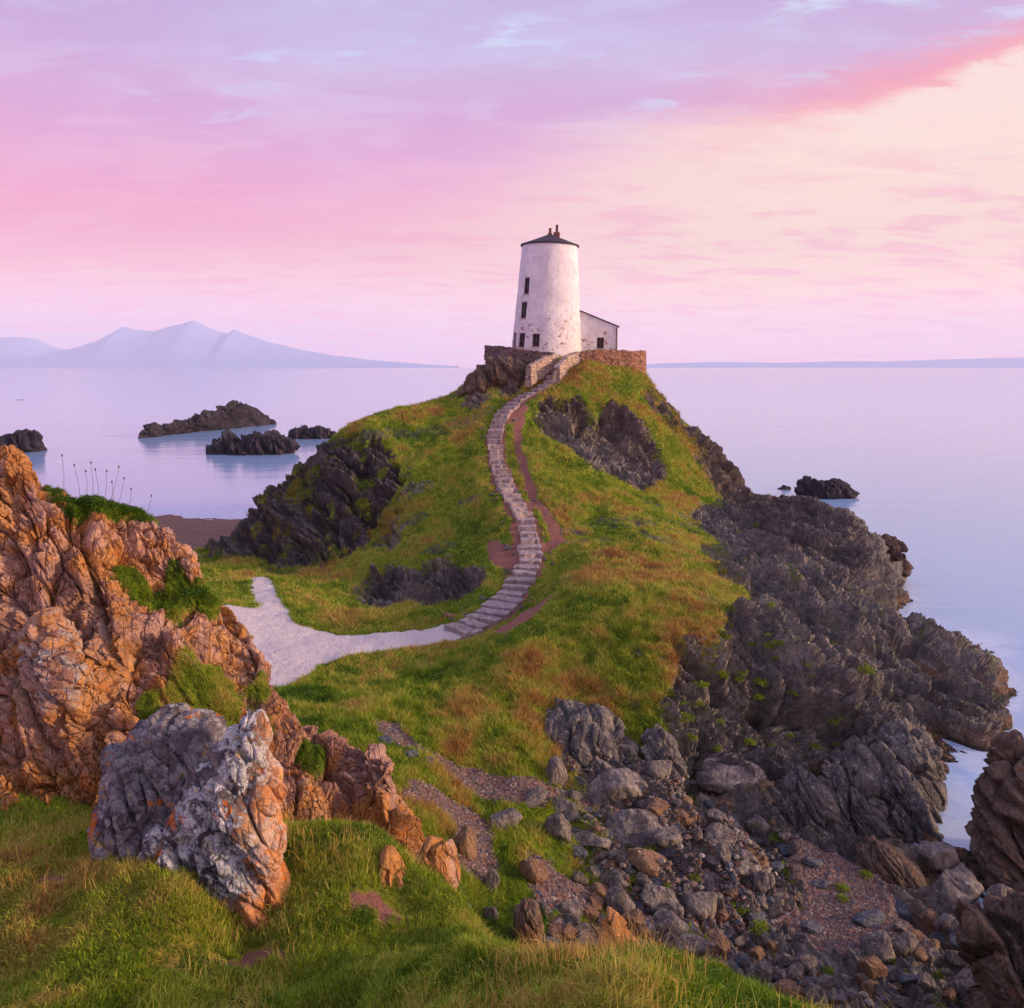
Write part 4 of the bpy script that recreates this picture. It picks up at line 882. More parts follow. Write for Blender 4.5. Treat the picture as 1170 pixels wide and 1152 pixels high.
lathe('chimney', [(.17, .72), (.17, 1.0), (.21, 1.02), (.21, 1.08), (.13, 1.1), (.12, 1.45), (.15, 1.47), (.15, 1.52), (.10, 1.52)], (-.02, -.1, TH), M_CHIM, tower)
ch = boxes('chimney', [(.30, .86, -.3, .25, TH + .62, TH + 1.18)], M_CHIM, tower)
lathe('pot', [(.12, 1.18), (.11, 1.75), (.14, 1.78), (.14, 1.86), (.09, 1.86)], (.60, 0, TH), M_CHIM, ch)
def tow_win(a0, z0, hw, hh, door=False):
    r_ = rad(z0) - .16
    def xf(v):   # local: x across, y outwards, z up
        x, y, z = v; rr = r_ + y - (z) * (R0 - R1) / TH
        return (math.sin(a0) * rr + math.cos(a0) * x, -math.cos(a0) * rr + math.sin(a0) * x, z0 + z)
    t = .06
    if door:
        d = boxes('door', [(-hw, hw, -.05, 0, -hh, hh)], M_DARK, tower, xf=xf); return
    f = boxes('window', [(-hw - .02, -hw + t, -.08, .03, -hh, hh), (hw - t, hw + .02, -.08, .03, -hh, hh), (-hw + t, hw - t, -.08, .03, hh - t, hh), (-hw + t, hw - t, -.08, .03, -hh, -hh + t),
                         (-.02, .02, -.05, .015, -hh + t, hh - t), (-hw + t, -.02, -.05, .01, -.025, .025), (.02, hw - t, -.05, .01, -.025, .025)], M_DARK, tower, xf=xf)
    boxes('pane', [(-hw + t * .5, hw - t * .5, -.06, -.035, -hh + t * .5, hh - t * .5)], M_PANE, f, xf=xf)
    boxes('sill', [(-hw - .08, hw + .08, -.05, .22, -hh - .09, -hh - .002)], M_SILL, f, xf=xf)
for k, op in enumerate(openings): tow_win(*op, door=(k == 4))

# ------------------------------------------------------------------ low building against the tower
AY = 75.0
xa0 = at(655, 399, AY)[0]; xa1 = at(705.5, 399, AY)[0]; zt0 = at(660.8, 355, AY)[2]; zt1 = at(705, 373.5, AY)[2]
ann = empty('annex_building', ((xa0 + xa1) / 2, AY + 2, 16.55), 'small whitewashed lean-to building with a sloping roof at the right foot of the tower', 'building')
ax = ann.location
def L2(x, y, z): return (x - ax[0], y - ax[1], z - ax[2])
wc = at(686, 392, AY); whw, whh = .33, .50
V = []; F = []
def quad_grid(p, q, zl, zr, zb, nx, nzz, hole=None):
    """upright wall between plan points p and q; top runs from zl to zr"""
    o_ = len(V); g_ = np.linspace(0, 1, nx + 1); h_ = np.linspace(0, 1, nzz + 1)
    xs = [p[0] + (q[0] - p[0]) * t for t in g_]
    for t in g_:
        for k in h_:
            zt = zl + (zr - zl) * t; V.append(L2(p[0] + (q[0] - p[0]) * t, p[1] + (q[1] - p[1]) * t, zb + (zt - zb) * k))
    for i in range(nx):
        for k in range(nzz): F.append((o_ + i * (nzz + 1) + k, o_ + (i + 1) * (nzz + 1) + k, o_ + (i + 1) * (nzz + 1) + k + 1, o_ + i * (nzz + 1) + k + 1))
zb = 15.9
def ztop(x): return zt0 + (zt1 - zt0) * (x - at(660.8, 355, AY)[0]) / (xa1 - at(660.8, 355, AY)[0])
wl, wr, wb, wt = wc[0] - whw, wc[0] + whw, wc[2] - whh, wc[2] + whh
quad_grid((xa0, AY), (wl, AY), ztop(xa0), ztop(wl), zb, 4, 6)
quad_grid((wr, AY), (xa1, AY), ztop(wr), ztop(xa1), zb, 4, 6)
quad_grid((wl, AY), (wr, AY), ztop(wl), ztop(wr), wt, 2, 2)
quad_grid((wl, AY), (wr, AY), wb, wb, zb, 2, 2)
for (p, q, za, zc) in (((wl, AY), (wl, AY + .3), wt, wt), ((wr, AY + .3), (wr, AY), wt, wt)): quad_grid(p, q, za, zc, wb, 1, 1)
o_ = len(V); V += [L2(wl, AY, wb), L2(wr, AY, wb), L2(wr, AY + .3, wb), L2(wl, AY + .3, wb), L2(wl, AY, wt), L2(wr, AY, wt), L2(wr, AY + .3, wt), L2(wl, AY + .3, wt)]; F += [(o_, o_ + 1, o_ + 2, o_ + 3), (o_ + 7, o_ + 6, o_ + 5, o_ + 4)]
quad_grid((xa1, AY), (xa1, AY + 4.2), zt1, zt1, zb, 4, 4); quad_grid((xa1, AY + 4.2), (xa0, AY + 4.2), zt1, ztop(xa0), zb, 4, 4); quad_grid((xa0, AY + 4.2), (xa0, AY), ztop(xa0), ztop(xa0), zb, 2, 2)
mesh_obj('wall', V, F, M_WHITE, ann, smooth=False)
V = []
for y in (AY - .10, AY + 4.3):
    for x, dz in ((xa0 + .1, 0), (xa1 + .14, 0), (xa1 + .14, .10), (xa0 + .1, .10)): V.append(L2(x, y, ztop(x) + dz + .004))
mesh_obj('roof', V, [(0, 1, 2, 3), (7, 6, 5, 4), (0, 4, 5, 1), (1, 5, 6, 2), (2, 6, 7, 3), (3, 7, 4, 0)], M_SLATE, ann, smooth=False)
def bx(x0, x1, y0, y1, z0, z1): return (x0 - ax[0], x1 - ax[0], y0 - ax[1], y1 - ax[1], z0 - ax[2], z1 - ax[2])
fw = boxes('window', [bx(wl, wl + .06, AY + .12, AY + .2, wb, wt), bx(wr - .06, wr, AY + .12, AY + .2, wb, wt), bx(wl + .06, wr - .06, AY + .12, AY + .2, wt - .06, wt), bx(wl + .06, wr - .06, AY + .12, AY + .2, wb, wb + .06), bx(wc[0] - .02, wc[0] + .02, AY + .14, AY + .19, wb + .06, wt - .06), bx(wl + .06, wc[0] - .02, AY + .14, AY + .185, wc[2] - .02, wc[2] + .02), bx(wc[0] + .02, wr - .06, AY + .14, AY + .185, wc[2] - .02, wc[2] + .02)], M_DARK, ann)
boxes('pane', [bx(wl + .03, wr - .03, AY + .17, AY + .18, wb + .03, wt - .03)], M_PANE, fw)
boxes('sill', [bx(wl - .08, wr + .08, AY - .06, AY + .11, wb - .09, wb - .003)], M_SILL, fw)
boxes('drain_pipe', [bx(xa1 - .16, xa1 - .08, AY - .08, AY - .01, zb, zt1 - .05)], M_DARK, ann)

# ------------------------------------------------------------------ rubble walls
def stone_wall(name, pts, thick, mat, label, amp=.05, sz=.34):
    """pts: (x, y, z top, z bottom) along the wall"""
    Pt = np.array(pts, float); d = np.r_[0, np.cumsum(np.hypot(*np.diff(Pt[:, :2], axis=0).T))]
    n = max(8, int(d[-1] / .09)); t = np.linspace(0, d[-1], n); Q_ = np.stack([np.interp(t, d, Pt[:, k]) for k in range(4)], 1)
    T = np.gradient(Q_[:, :2], axis=0); T /= np.linalg.norm(T, axis=1, keepdims=True); Nr = np.stack([-T[:, 1], T[:, 0]], 1)
    prof = []; nh = 18; nt = 5
    for k in np.linspace(0, 1, nh): prof.append((-.5, k))
    for k in np.linspace(-.5, .5, nt + 2)[1:-1]: prof.append((k, 1.0))
    for k in np.linspace(1, 0, nh): prof.append((.5, k))
    for k in np.linspace(.5, -.5, nt + 2)[1:-1]: prof.append((k, 0.0))
    m = len(prof); V = []; NN = []
    for i in range(n):
        for a, h in prof:
            th = thick * (1.15 - .3 * h)
            V.append((Q_[i, 0] + Nr[i, 0] * a * th, Q_[i, 1] + Nr[i, 1] * a * th, Q_[i, 3] + (Q_[i, 2] - Q_[i, 3]) * h))
            s_ = 1 if abs(a) == .5 else 0
            NN.append((Nr[i, 0] * np.sign(a) * s_, Nr[i, 1] * np.sign(a) * s_, 1.0 if h == 1 else 0))
    V = np.array(V, F32); NN = np.array(NN, F32)
    for e, sgn in ((0, -1), (n - 1, 1)): NN[e * m:(e + 1) * m, :2] += sgn * T[e] * .8
    F1, F2, r, ti = worley(V * np.array([1, 1, 1.5], F32) / F32(sz), 3)
    V[:, 2] += (NN[:, 2] > .5) * .12 * (np.floor(3 * (.5 + .5 * vnoise(V * F32(2.2)))) / 3 - .4)
    V = V + NN * (amp * ((r - .5) * 1.5 + 1.2 * ss(0, .25, F2 - F1) - .6))[:, None]
    F = [(i * m + j, i * m + (j + 1) % m, (i + 1) * m + (j + 1) % m, (i + 1) * m + j) for i in range(n - 1) for j in range(m)]
    F += [tuple(range(m)), tuple((n - 1) * m + j for j in range(m))[::-1]]
    org = V.mean(0); org[2] = V[:, 2].min()
    o = mesh_obj(name, V - org, F, mat, loc=tuple(org)); return tag(o, label, 'stone wall')
def wp(px, py, Y, pyb): a = at(px, py, Y); return (a[0], Y, a[2], at(px, pyb, Y)[2])
stone_wall('stone_wall', [wp(560, 395.5, 77, 410), wp(557, 395.5, 73.5, 412), wp(570, 395.5, 71.6, 412), wp(590, 398, 70.5, 418), wp(610, 401, 70, 422), wp(633, 403.5, 69.9, 424)], .55, M_WALLL, 'grey rubble wall round the left foot of the tower')
stone_wall('stone_wall', [wp(634.5, 404, 69.6, 420), wp(622, 408.5, 68.6, 430), wp(610, 414, 67.6, 436), wp(603.5, 418, 66.9, 442)], .6, M_WALLS, 'pale rubble wall on the left of the gateway up to the tower', sz=.42)
stone_wall('stone_wall', [wp(660, 402, 70.6, 425), wp(648, 406, 69.4, 430), wp(641, 413, 68.3, 438), wp(636, 420, 67.2, 446)], .6, M_WALLS, 'pale rubble wall on the right of the gateway up to the tower', sz=.42)
stone_wall('stone_wall', [wp(663, 402.5, 70.6, 425), wp(680, 400.5, 70.8, 428), wp(700, 400.5, 71.2, 432), wp(720, 401, 71.8, 436), wp(734, 401.5, 72.8, 440), wp(735, 401, 78, 436)], .6, M_WALLR, 'brown rubble retaining wall curving below the low building')

# ------------------------------------------------------------------ stone steps
sS = rock_material('step_stone', [lin(118, 104, 110), lin(156, 140, 144), lin(178, 162, 162), lin(194, 180, 174), lin(138, 122, 128)], .4, lin(182, 172, 166), .6, 0, False, 1.4)
mo_ = sS.step(sS.noise(sS.P, 2.4, 5, .7), .56, .64, 0, .75); sS.put(sS.b.inputs['Base Color'], sS.mix(mo_, sS.c, lin(104, 98, 58)))
M_STEP = sS.m
D = np.r_[0, np.cumsum(np.linalg.norm(np.diff(PC[:, :2], axis=0), axis=1))]
steps = empty('stone_stairway', tuple(PC[0]), 'long winding flight of worn stone steps climbing the green headland', 'stairway')
NS = 50
rs2 = np.random.RandomState(3)
def slab_mesh(wd, dp, h, seed):
    nx, ny = 14, 8; V = []; 
    X_, Y2 = np.meshgrid(np.linspace(-1, 1, nx), np.linspace(-1, 1, ny))
    top = np.stack([X_.ravel() * wd / 2, Y2.ravel() * dp / 2, np.zeros(nx * ny)], 1)
    e = np.maximum(np.abs(X_.ravel()), np.abs(Y2.ravel())); top[:, 2] -= .03 * (e > .95)
    nzv = fbm(np.c_[top[:, :2], np.full(len(top), seed * 3.1)], 2.2, 3); top[:, 2] += .035 * nzv
    ed = (e > .95); top[ed, 0] += .07 * nzv[ed] * wd; top[ed, 1] += .10 * fbm(top + seed, 3.0, 2)[ed] 
    bot = top.copy(); bot[:, 2] = -h; bot[:, 0] *= .98
    F = []; K = nx * ny
    for i in range(ny - 1):
        for j in range(nx - 1):
            a = i * nx + j; F.append((a, a + 1, a + nx + 1, a + nx)); F.append((K + a, K + a + nx, K + a + nx + 1, K + a + 1))
    per = [j for j in range(nx)] + [i * nx + nx - 1 for i in range(1, ny)] + [(ny - 1) * nx + j for j in range(nx - 2, -1, -1)] + [i * nx for i in range(ny - 2, 0, -1)]
    for a, b in zip(per, per[1:] + per[:1]): F.append((a, K + a, K + b, b))
    return np.vstack([top, bot]), F
for i in range(NS):
    t = (i + .5) / NS * D[-1] * .985; p = np.array([np.interp(t, D, PC[:, k]) for k in range(3)])
    q = np.array([np.interp(t + .3, D, PC[:, k]) for k in range(3)]); dirv = q - p; yaw = math.atan2(-dirv[0], dirv[1]) + rs2.uniform(-.17, .17)
    sp_ = D[-1] * .985 / NS; wd = np.interp(t, [0, 6, 12, 30, D[-1]], [1.75, 1.45, 1.18, 1.1, 1.08]) * rs2.uniform(.84, 1.12)
    V, F = slab_mesh(wd, sp_ * rs2.uniform(.86, 1.06), .42, i)
    cy, sy = math.cos(yaw), math.sin(yaw); V[:, 2] += V[:, 0] * rs2.uniform(-.05, .05) + V[:, 1] * rs2.uniform(-.08, .03) + rs2.uniform(-.04, .03); V = np.c_[V[:, 0] * cy - V[:, 1] * sy, V[:, 0] * sy + V[:, 1] * cy, V[:, 2]]
    V = V + np.array([p[0] + rs2.uniform(-.06, .06), p[1], p[2] + .13]) - PC[0]
    mesh_obj('step', V, F, M_STEP, steps, smooth=False)
# loose edging stones beside the steps
for i in range(70):
    t = rs2.uniform(.02, .95) * D[-1]; p = np.array([np.interp(t, D, PC[:, k]) for k in range(3)]); q = np.array([np.interp(t + .3, D, PC[:, k]) for k in range(3)]) - p
    nrm = np.array([-q[1], q[0]]) / math.hypot(q[0], q[1]); sgn = 1 if rs2.rand() < .55 else -1; off = rs2.uniform(.85, 1.35)
    x, y = p[0] + nrm[0] * off * sgn, p[1] + nrm[1] * off * sgn
    o = protos[rs2.choice([0, 1, 4, 8, 3])].copy(); C.objects.link(o); o.name = 'edging_stone'; r_ = rs2.uniform(.09, .24)
    o.scale = (r_, r_ * .9, r_ * .9); o.rotation_euler = (0, 0, rs2.uniform(0, 6)); o.location = (x, y, terrain_z(x, y) + r_ * .15)
    tag(o, 'one of the small edging stones lying along the stone steps', 'stone', 'small stones along the steps')

# ------------------------------------------------------------------ mountains across the water
s = newmat('mountain'); s.put(s.b.inputs['Base Color'], s.mix(s.noise(s.P, .004, 5), lin(116, 148, 214), lin(136, 164, 222)))  # pale blue of distance haze painted into the base colour, besides the haze volume
M_MTN_HAZED = s.m
def mountain(prof, D_, label, seed, dep=1000):
    X0 = [at(p[0], p[1], D_) for p in prof]; xs = np.array([p[0] for p in X0]); zs = np.array([p[2] for p in X0])
    n = 260; m = 26; xx = np.linspace(xs[0], xs[-1], n); zz = np.interp(xx, xs, zs)
    zz += (fbm(np.stack([xx, 0 * xx, 0 * xx], 1), 1 / 420, 4, seed=seed)) * np.minimum(16, zz * .06)
    V = []
    for j, t in enumerate(np.linspace(-1, 1, m)):
        f = (1 - abs(t)) ** .8
        yy = D_ + t * dep + 0 * xx
        pp = np.stack([xx, yy, 0 * xx], 1); r_ = ridged(pp, 1 / 900, 4, seed=seed)
        V.append(np.stack([xx, yy, np.maximum(zz * f + r_ * 45 * f * (1 - f) * 2, -5)], 1))
    V = np.concatenate(V); F = np.array([(j * n + i, j * n + i + 1, (j + 1) * n + i + 1, (j + 1) * n + i) for j in range(m - 1) for i in range(n - 1)])
    o = mesh_obj('mountain', V, F, M_MTN_HAZED); return tag(o, label, kind='structure')
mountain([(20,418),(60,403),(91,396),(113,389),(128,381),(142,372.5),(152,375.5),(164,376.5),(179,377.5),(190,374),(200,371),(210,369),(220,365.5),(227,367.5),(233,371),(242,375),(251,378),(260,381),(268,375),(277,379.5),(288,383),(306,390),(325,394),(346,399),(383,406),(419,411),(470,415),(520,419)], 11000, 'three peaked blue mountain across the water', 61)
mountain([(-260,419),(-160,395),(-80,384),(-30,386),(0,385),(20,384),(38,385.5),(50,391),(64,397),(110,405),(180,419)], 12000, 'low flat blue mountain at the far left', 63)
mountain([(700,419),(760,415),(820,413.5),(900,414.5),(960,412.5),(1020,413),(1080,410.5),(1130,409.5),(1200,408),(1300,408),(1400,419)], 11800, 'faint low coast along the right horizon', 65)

# ------------------------------------------------------------------ grass
def project(Pn):
    d = Pn - np.array([0, 0, CZ], F32); f = d[:, 1] * math.cos(PITCH) - d[:, 2] * math.sin(PITCH); v = d[:, 1] * math.sin(PITCH) + d[:, 2] * math.cos(PITCH)
    return 585 + FPX * d[:, 0] / f, 576 - FPX * v / f, f
s = newmat('grass_blade'); ca = s.attr('tint', 'Color')
s.put(s.b.inputs['Base Color'], ca); s.b.inputs['Roughness'].default_value = .55; s.b.inputs['Specular IOR Level'].default_value = .2
tr_ = s.node('ShaderNodeBsdfTranslucent'); s.put(tr_.inputs[0], ca); mx = s.node('ShaderNodeMixShader'); mx.inputs[0].default_value = .3
s.l.new(s.b.outputs[0], mx.inputs[1]); s.l.new(tr_.outputs[0], mx.inputs[2]); s.l.new(mx.outputs[0], s.n['Material Output'].inputs[0])
M_BLADE = s.m
GCOL = np.array([lin(62, 94, 18), lin(104, 138, 28), lin(150, 168, 44), lin(190, 180, 84), lin(190, 146, 84), lin(150, 104, 62)], F32)
def blades(name, G, wgt, n, hgt, wid, label, dry=None, dark=None, seg=1, seed=0, lean=.5, tint_noise=.9, bright=1.0):
    """G (rows, cols, 3) surface grid; wgt (rows-1, cols-1) weight per cell"""
    r_ = np.random.RandomState(seed); a = G[:-1, :-1].reshape(-1, 3); b = G[:-1, 1:].reshape(-1, 3); c = G[1:, :-1].reshape(-1, 3)
    area = np.linalg.norm(np.cross(b - a, c - a), axis=1) * wgt.ravel(); cdf = np.cumsum(area); cdf /= cdf[-1]
    k = np.searchsorted(cdf, r_.rand(n)); u = r_.rand(n, 1).astype(F32); v = r_.rand(n, 1).astype(F32)
    Pn = a[k] + (b[k] - a[k]) * u + (c[k] - a[k]) * v
    nn = np.cross(b[k] - a[k], c[k] - a[k]); nn /= np.linalg.norm(nn, axis=1, keepdims=True) + 1e-9; nn *= np.sign(nn[:, 2:3] + 1e-9)
    Z0 = np.stack([Pn[:, 0], Pn[:, 1], Pn[:, 2]], 1); cl = fbm(Z0, 2.2, 3, seed=seed + 1); cl2 = fbm(Z0, .5, 3, seed=seed + 2); cl3 = fbm(Z0, 9, 2, seed=seed + 6)
    wx = fbm(Z0, 2.6, 3, seed=seed + 3) * 1.1 + .1; wy = fbm(Z0, 2.6, 3, seed=seed + 4) * 1.1
    dryv = dry.reshape(-1)[k] if dry is not None else 0
    h = hgt(Pn) * (.55 + .9 * r_.rand(n)) * (1 + .9 * cl + .4 * cl3) * (1 + .7 * dryv); h = np.maximum(h, .01)[:, None]
    ang = r_.rand(n) * 6.283; side = np.stack([np.cos(ang), np.sin(ang), 0 * ang], 1) * (wid(Pn) * (.7 + .6 * r_.rand(n)))[:, None]
    ln = np.stack([wx + r_.normal(0, .8, n), wy + r_.normal(0, .8, n), 0 * wx], 1) * lean
    up = nn * .45 + np.array([0, 0, .75]) 
    t = np.clip(.36 + tint_noise * (.55 * cl2 + .45 * cl + .12 * r_.normal(size=n)) + .38 * dryv, 0, .999)
    tv = t * (len(GCOL) - 1); i0 = tv.astype(int); fr = (tv - i0)[:, None]; col = GCOL[i0] * (1 - fr) + GCOL[np.minimum(i0 + 1, 5)] * fr
    col = col * (.7 + .6 * r_.rand(n, 1)) * bright
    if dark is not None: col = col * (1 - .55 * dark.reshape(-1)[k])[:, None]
    if seg == 1:
        V = np.stack([Pn - side, Pn + side, Pn + (up + ln) * h], 1).reshape(-1, 3); F = np.arange(3 * n).reshape(-1, 3); cc = np.repeat(col, 3, 0)
    else:
        mid = Pn + (up + ln * .35) * h * .55; tip = Pn + (up * .85 + ln * 1.1) * h
        V = np.stack([Pn - side, Pn + side, mid - side * .7, mid + side * .7, tip], 1).reshape(-1, 3)
        o5 = np.arange(n)[:, None] * 5; F = np.concatenate([o5 + np.array([[0, 1, 3]]), o5 + np.array([[0, 3, 2]]), o5 + np.array([[2, 3, 4]])]); cc = np.repeat(col, 5, 0)
        cc = cc * np.tile(np.array([1, 1, 1, 1, 1.0]), n)[:, None]
    o = mesh_obj(name, V, F, M_BLADE, smooth=False, attrs=dict(tint=cc)); return tag(o, label, kind='stuff')
px_, py_, _ = project(P3)
vis = ((px_ > -60) & (px_ < 1230) & (py_ > 300) & (py_ < 1260)).astype(F32)
gm = (1 - ss(.3, .6, rk)) * (1 - ss(.25, .6, soft)) * vis * (Z > .8)
gmg = gm.reshape(NV, NU)[:-1, :-1]; Yg = Yf.reshape(NV, NU)[:-1, :-1]; Dg = DRY.reshape(NV, NU)[:-1, :-1]
near = gmg * ss(13, 10, Yg) * (Yg > 3.6) / np.maximum(Yg / 6, .8) ** 1.2
blades('near_grass', TER, near, 330000, lambda p: .055 + 0 * p[:, 0], lambda p: .0028 + .0002 * p[:, 1], 'short green and straw coloured grass on the slope in front', seg=2, seed=11)
blades('straw_stalks', TER, near * ss(-.1, .5, fbm(P2, 1.1, 3, seed=95)).reshape(NV, NU)[:-1, :-1], 16000, lambda p: .10 + 0 * p[:, 0], lambda p: .0016 + .0001 * p[:, 1], 'dry straw stalks standing in the near grass', np.ones((NV - 1, NU - 1)) * .8, seg=2, seed=19, tint_noise=.4, bright=1.25)
blades('weed_leaves', TER, near * ss(.1, .4, fbm(P2, 1.6, 3, seed=96)).reshape(NV, NU)[:-1, :-1], 9000, lambda p: .045 + 0 * p[:, 0], lambda p: .009 + 0 * p[:, 1], 'broad weed leaves low in the near grass', seg=2, seed=20, tint_noise=.3)
mid = gmg * ss(10, 13, Yg) * ss(40, 30, Yg) * (1 + 1.3 * Dg) / (Yg / 15) ** 1.1
blades('meadow_grass', TER, mid, 420000, lambda p: .085 + .001 * p[:, 1], lambda p: .003 + .0005 * p[:, 1], 'tufted grass over the slope below the steps', Dg, seed=13, lean=.8)
far = gmg * ss(30, 40, Yg) / (Yg / 30) ** .8
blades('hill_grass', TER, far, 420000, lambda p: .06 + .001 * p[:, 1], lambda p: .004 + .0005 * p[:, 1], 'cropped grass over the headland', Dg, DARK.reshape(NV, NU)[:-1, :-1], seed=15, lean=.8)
og = GR.reshape(nv, nu)[:-1, :-1]
blades('ledge_grass', OUT, ss(.42, .6, og), 70000, lambda p: .045 + 0 * p[:, 0], lambda p: .003 + 0 * p[:, 0], 'grass on the ledges of the orange outcrop', seg=2, seed=17, lean=.7, tint_noise=1.1)
print('grass', round(time.time() - T0, 1))

# ------------------------------------------------------------------ pebbles
def pebbles(name, G, wgt, n, r0, r1, label, seed):
    r_ = np.random.RandomState(seed); a = G[:-1, :-1].reshape(-1, 3); b = G[:-1, 1:].reshape(-1, 3); c = G[1:, :-1].reshape(-1, 3)
    cdf = np.cumsum(np.linalg.norm(np.cross(b - a, c - a), axis=1) * wgt.ravel()); cdf /= cdf[-1]; k = np.searchsorted(cdf, r_.rand(n))
    u = r_.rand(n, 1); v = r_.rand(n, 1); Pn = a[k] + (b[k] - a[k]) * u + (c[k] - a[k]) * v
    d = np.array([(1,0,0),(.5,.87,0),(-.5,.87,0),(-1,0,0),(-.5,-.87,0),(.5,-.87,0),(.35,.2,.8),(-.3,.35,.85),(0,-.4,.8)], F32)
    ft = np.array([(0,1,6),(1,2,7),(2,3,7),(3,4,8),(4,5,8),(5,0,6),(1,7,6),(3,8,7),(5,6,8),(6,7,8)])
    sc_ = (r0 + (r1 - r0) * r_.rand(n) ** 2.5)[:, None, None]; an = r_.rand(n) * 6.28; ca, sa = np.cos(an)[:, None], np.sin(an)[:, None]
    q = d[None] * (1 + r_.uniform(-.3, .3, (n, 9, 3))) * np.array([1, .75, .6]); q = np.stack([q[..., 0] * ca - q[..., 1] * sa, q[..., 0] * sa + q[..., 1] * ca, q[..., 2]], -1) * sc_
    V = (Pn[:, None] + q).reshape(-1, 3); F = (np.arange(n)[:, None, None] * 9 + ft[None]).reshape(-1, 3)
    pal = np.array([lin(140, 112, 102), lin(112, 100, 106), lin(158, 132, 120), lin(96, 100, 116), lin(170, 156, 148), lin(128, 88, 74)]); col = pal[r_.randint(0, 6, n)] * r_.uniform(.4, .95, (n, 1))
    return tag(mesh_obj(name, V, F, M_PEB, smooth=False, attrs=dict(tint=np.repeat(col, 9, 0))), label, kind='stuff')
s = newmat('pebble'); s.put(s.b.inputs['Base Color'], s.attr('tint', 'Color')); M_PEB = s.m
gv = GRAV.reshape(NV, NU)[:-1, :-1]; vg = vis.reshape(NV, NU)[:-1, :-1]
pebbles('pebbles', TER, ss(.3, .6, gv) * vg * (Yg > 13) * (Yg < 48), 26000, .012, .06, 'brown and grey pebbles on the gravel', 31)
inb = soft_poly(Xf, Yf, xy(*poly, z=2.3), 1, 0).reshape(NV, NU)[:-1, :-1]
pebbles('rubble', TER, (inb * .9 + 0)* (slope.reshape(NV, NU)[:-1, :-1] < .7) * vg * (Yg > 13), 9000, .03, .14, 'broken stones filling the gaps between the boulders', 33)

# ------------------------------------------------------------------ herbs, plants, stalks
s = newmat('herb_leaf'); ca = s.attr('tint', 'Color'); s.put(s.b.inputs['Base Color'], ca)
tr_ = s.node('ShaderNodeBsdfTranslucent'); s.put(tr_.inputs[0], ca); mx = s.node('ShaderNodeMixShader'); mx.inputs[0].default_value = .3
s.l.new(s.b.outputs[0], mx.inputs[1]); s.l.new(tr_.outputs[0], mx.inputs[2]); s.l.new(mx.outputs[0], s.n['Material Output'].inputs[0]); M_LEAF = s.m
def herb_mesh(seed, nleaf=420, c0=lin(84, 116, 24), c1=lin(164, 178, 52), lw=.07):
    r_ = np.random.RandomState(seed); d = r_.normal(size=(nleaf, 3)); d[:, 2] = np.abs(d[:, 2]) * .9; d /= np.linalg.norm(d, axis=1, keepdims=True)
    rad_ = r_.uniform(.35, 1.0, nleaf)[:, None] * (.75 + .5 * (fbm(d, 2, 2, seed=seed)[:, None]))
    p = d * rad_ * np.array([1, 1, .6]); t = r_.normal(size=(nleaf, 3)) * .6 + d; t /= np.linalg.norm(t, axis=1, keepdims=True)
    sd_ = np.cross(t, r_.normal(size=(nleaf, 3))); sd_ /= np.linalg.norm(sd_, axis=1, keepdims=True); L_ = lw * r_.uniform(.8, 2.0, nleaf)[:, None]
    V = np.stack([p, p + t * L_ + sd_ * L_ * .45, p + t * L_ * 2, p + t * L_ - sd_ * L_ * .45], 1).reshape(-1, 3); F = np.arange(4 * nleaf).reshape(-1, 4)
    k = r_.rand(nleaf, 1); col = np.array(c0) * (1 - k) + np.array(c1) * k
    return mesh_obj('herb_clump', V, F, M_LEAF, smooth=False, attrs=dict(tint=np.repeat(col, 4, 0)), link=False)
HP = [herb_mesh(200 + i) for i in range(4)]; HP2 = [herb_mesh(220 + i, 520, lin(44, 80, 22), lin(92, 128, 40)) for i in range(2)]
def place_flat(o, px, py, wd, sink=.1, y0=9, zs=1.0):
    g = ground_at(px, py + wd * .2, y0)
    if g is None: return None
    dep = g[1] * math.cos(PITCH) + (CZ - g[2]) * math.sin(PITCH); r_ = wd * dep / FPX / 2
    o.scale = (r_, r_, r_ * zs); o.location = (g[0], g[1], g[2] + r_ * sink); o.rotation_euler = (0, 0, rb.uniform(0, 6)); C.objects.link(o); return o
for h in [(848,767,18),(870,777,22),(923,757,16),(925,770,14),(960,750,16),(987,762,30),(952,783,16),(783,817,26),(890,733,16),(863,600,10),(843,607,10),(887,955,18),(897,990,26),(793,1000,22),(843,1033,30),(867,1057,30),(787,1067,24),(807,1077,26),(847,1117,18),(947,1108,16),(963,1013,20),(963,1025,18),(990,997,18),(1022,1097,12),(1037,1110,14),(1067,1110,28),(912,927,14),(867,940,16),(1110,1117,18),(1140,1080,24),(790,913,24),
          (745,968,20),(728,999,28),(762,1010,14),(790,1067,40),(639,866,12),(708,866,14),(740,800,22),(765,790,18),(755,830,22),(720,815,18),(790,840,18),(770,850,14),(700,800,14),(820,855,14),(880,690,12),(860,735,14)] + [(rb.uniform(735, 1010) , 0, rb.uniform(9, 20)) for _ in range(42)]:
    if h[1] == 0: h = (h[0], rb.uniform(700 + (h[0] - 735) * .15, 860), h[2])
    o = HP[rb.randrange(4)].copy(); o.name = 'herb_clump'
    if place_flat(o, *h): tag(o, 'one of the yellow green herb clumps growing between the grey rocks', 'herb clump', 'yellow green herbs among the rocks')
def out_at(px, py):
    """where the line of sight meets the outcrop"""
    fl = OUT.reshape(-1, 3); x, y, f = project(fl); d = (x - px) ** 2 + (y - py) ** 2 + (f - 8) * 4
    d = np.where((x - px) ** 2 + (y - py) ** 2 < 60, d, 1e9); i = int(np.argmin(d)); return fl[i], f[i]
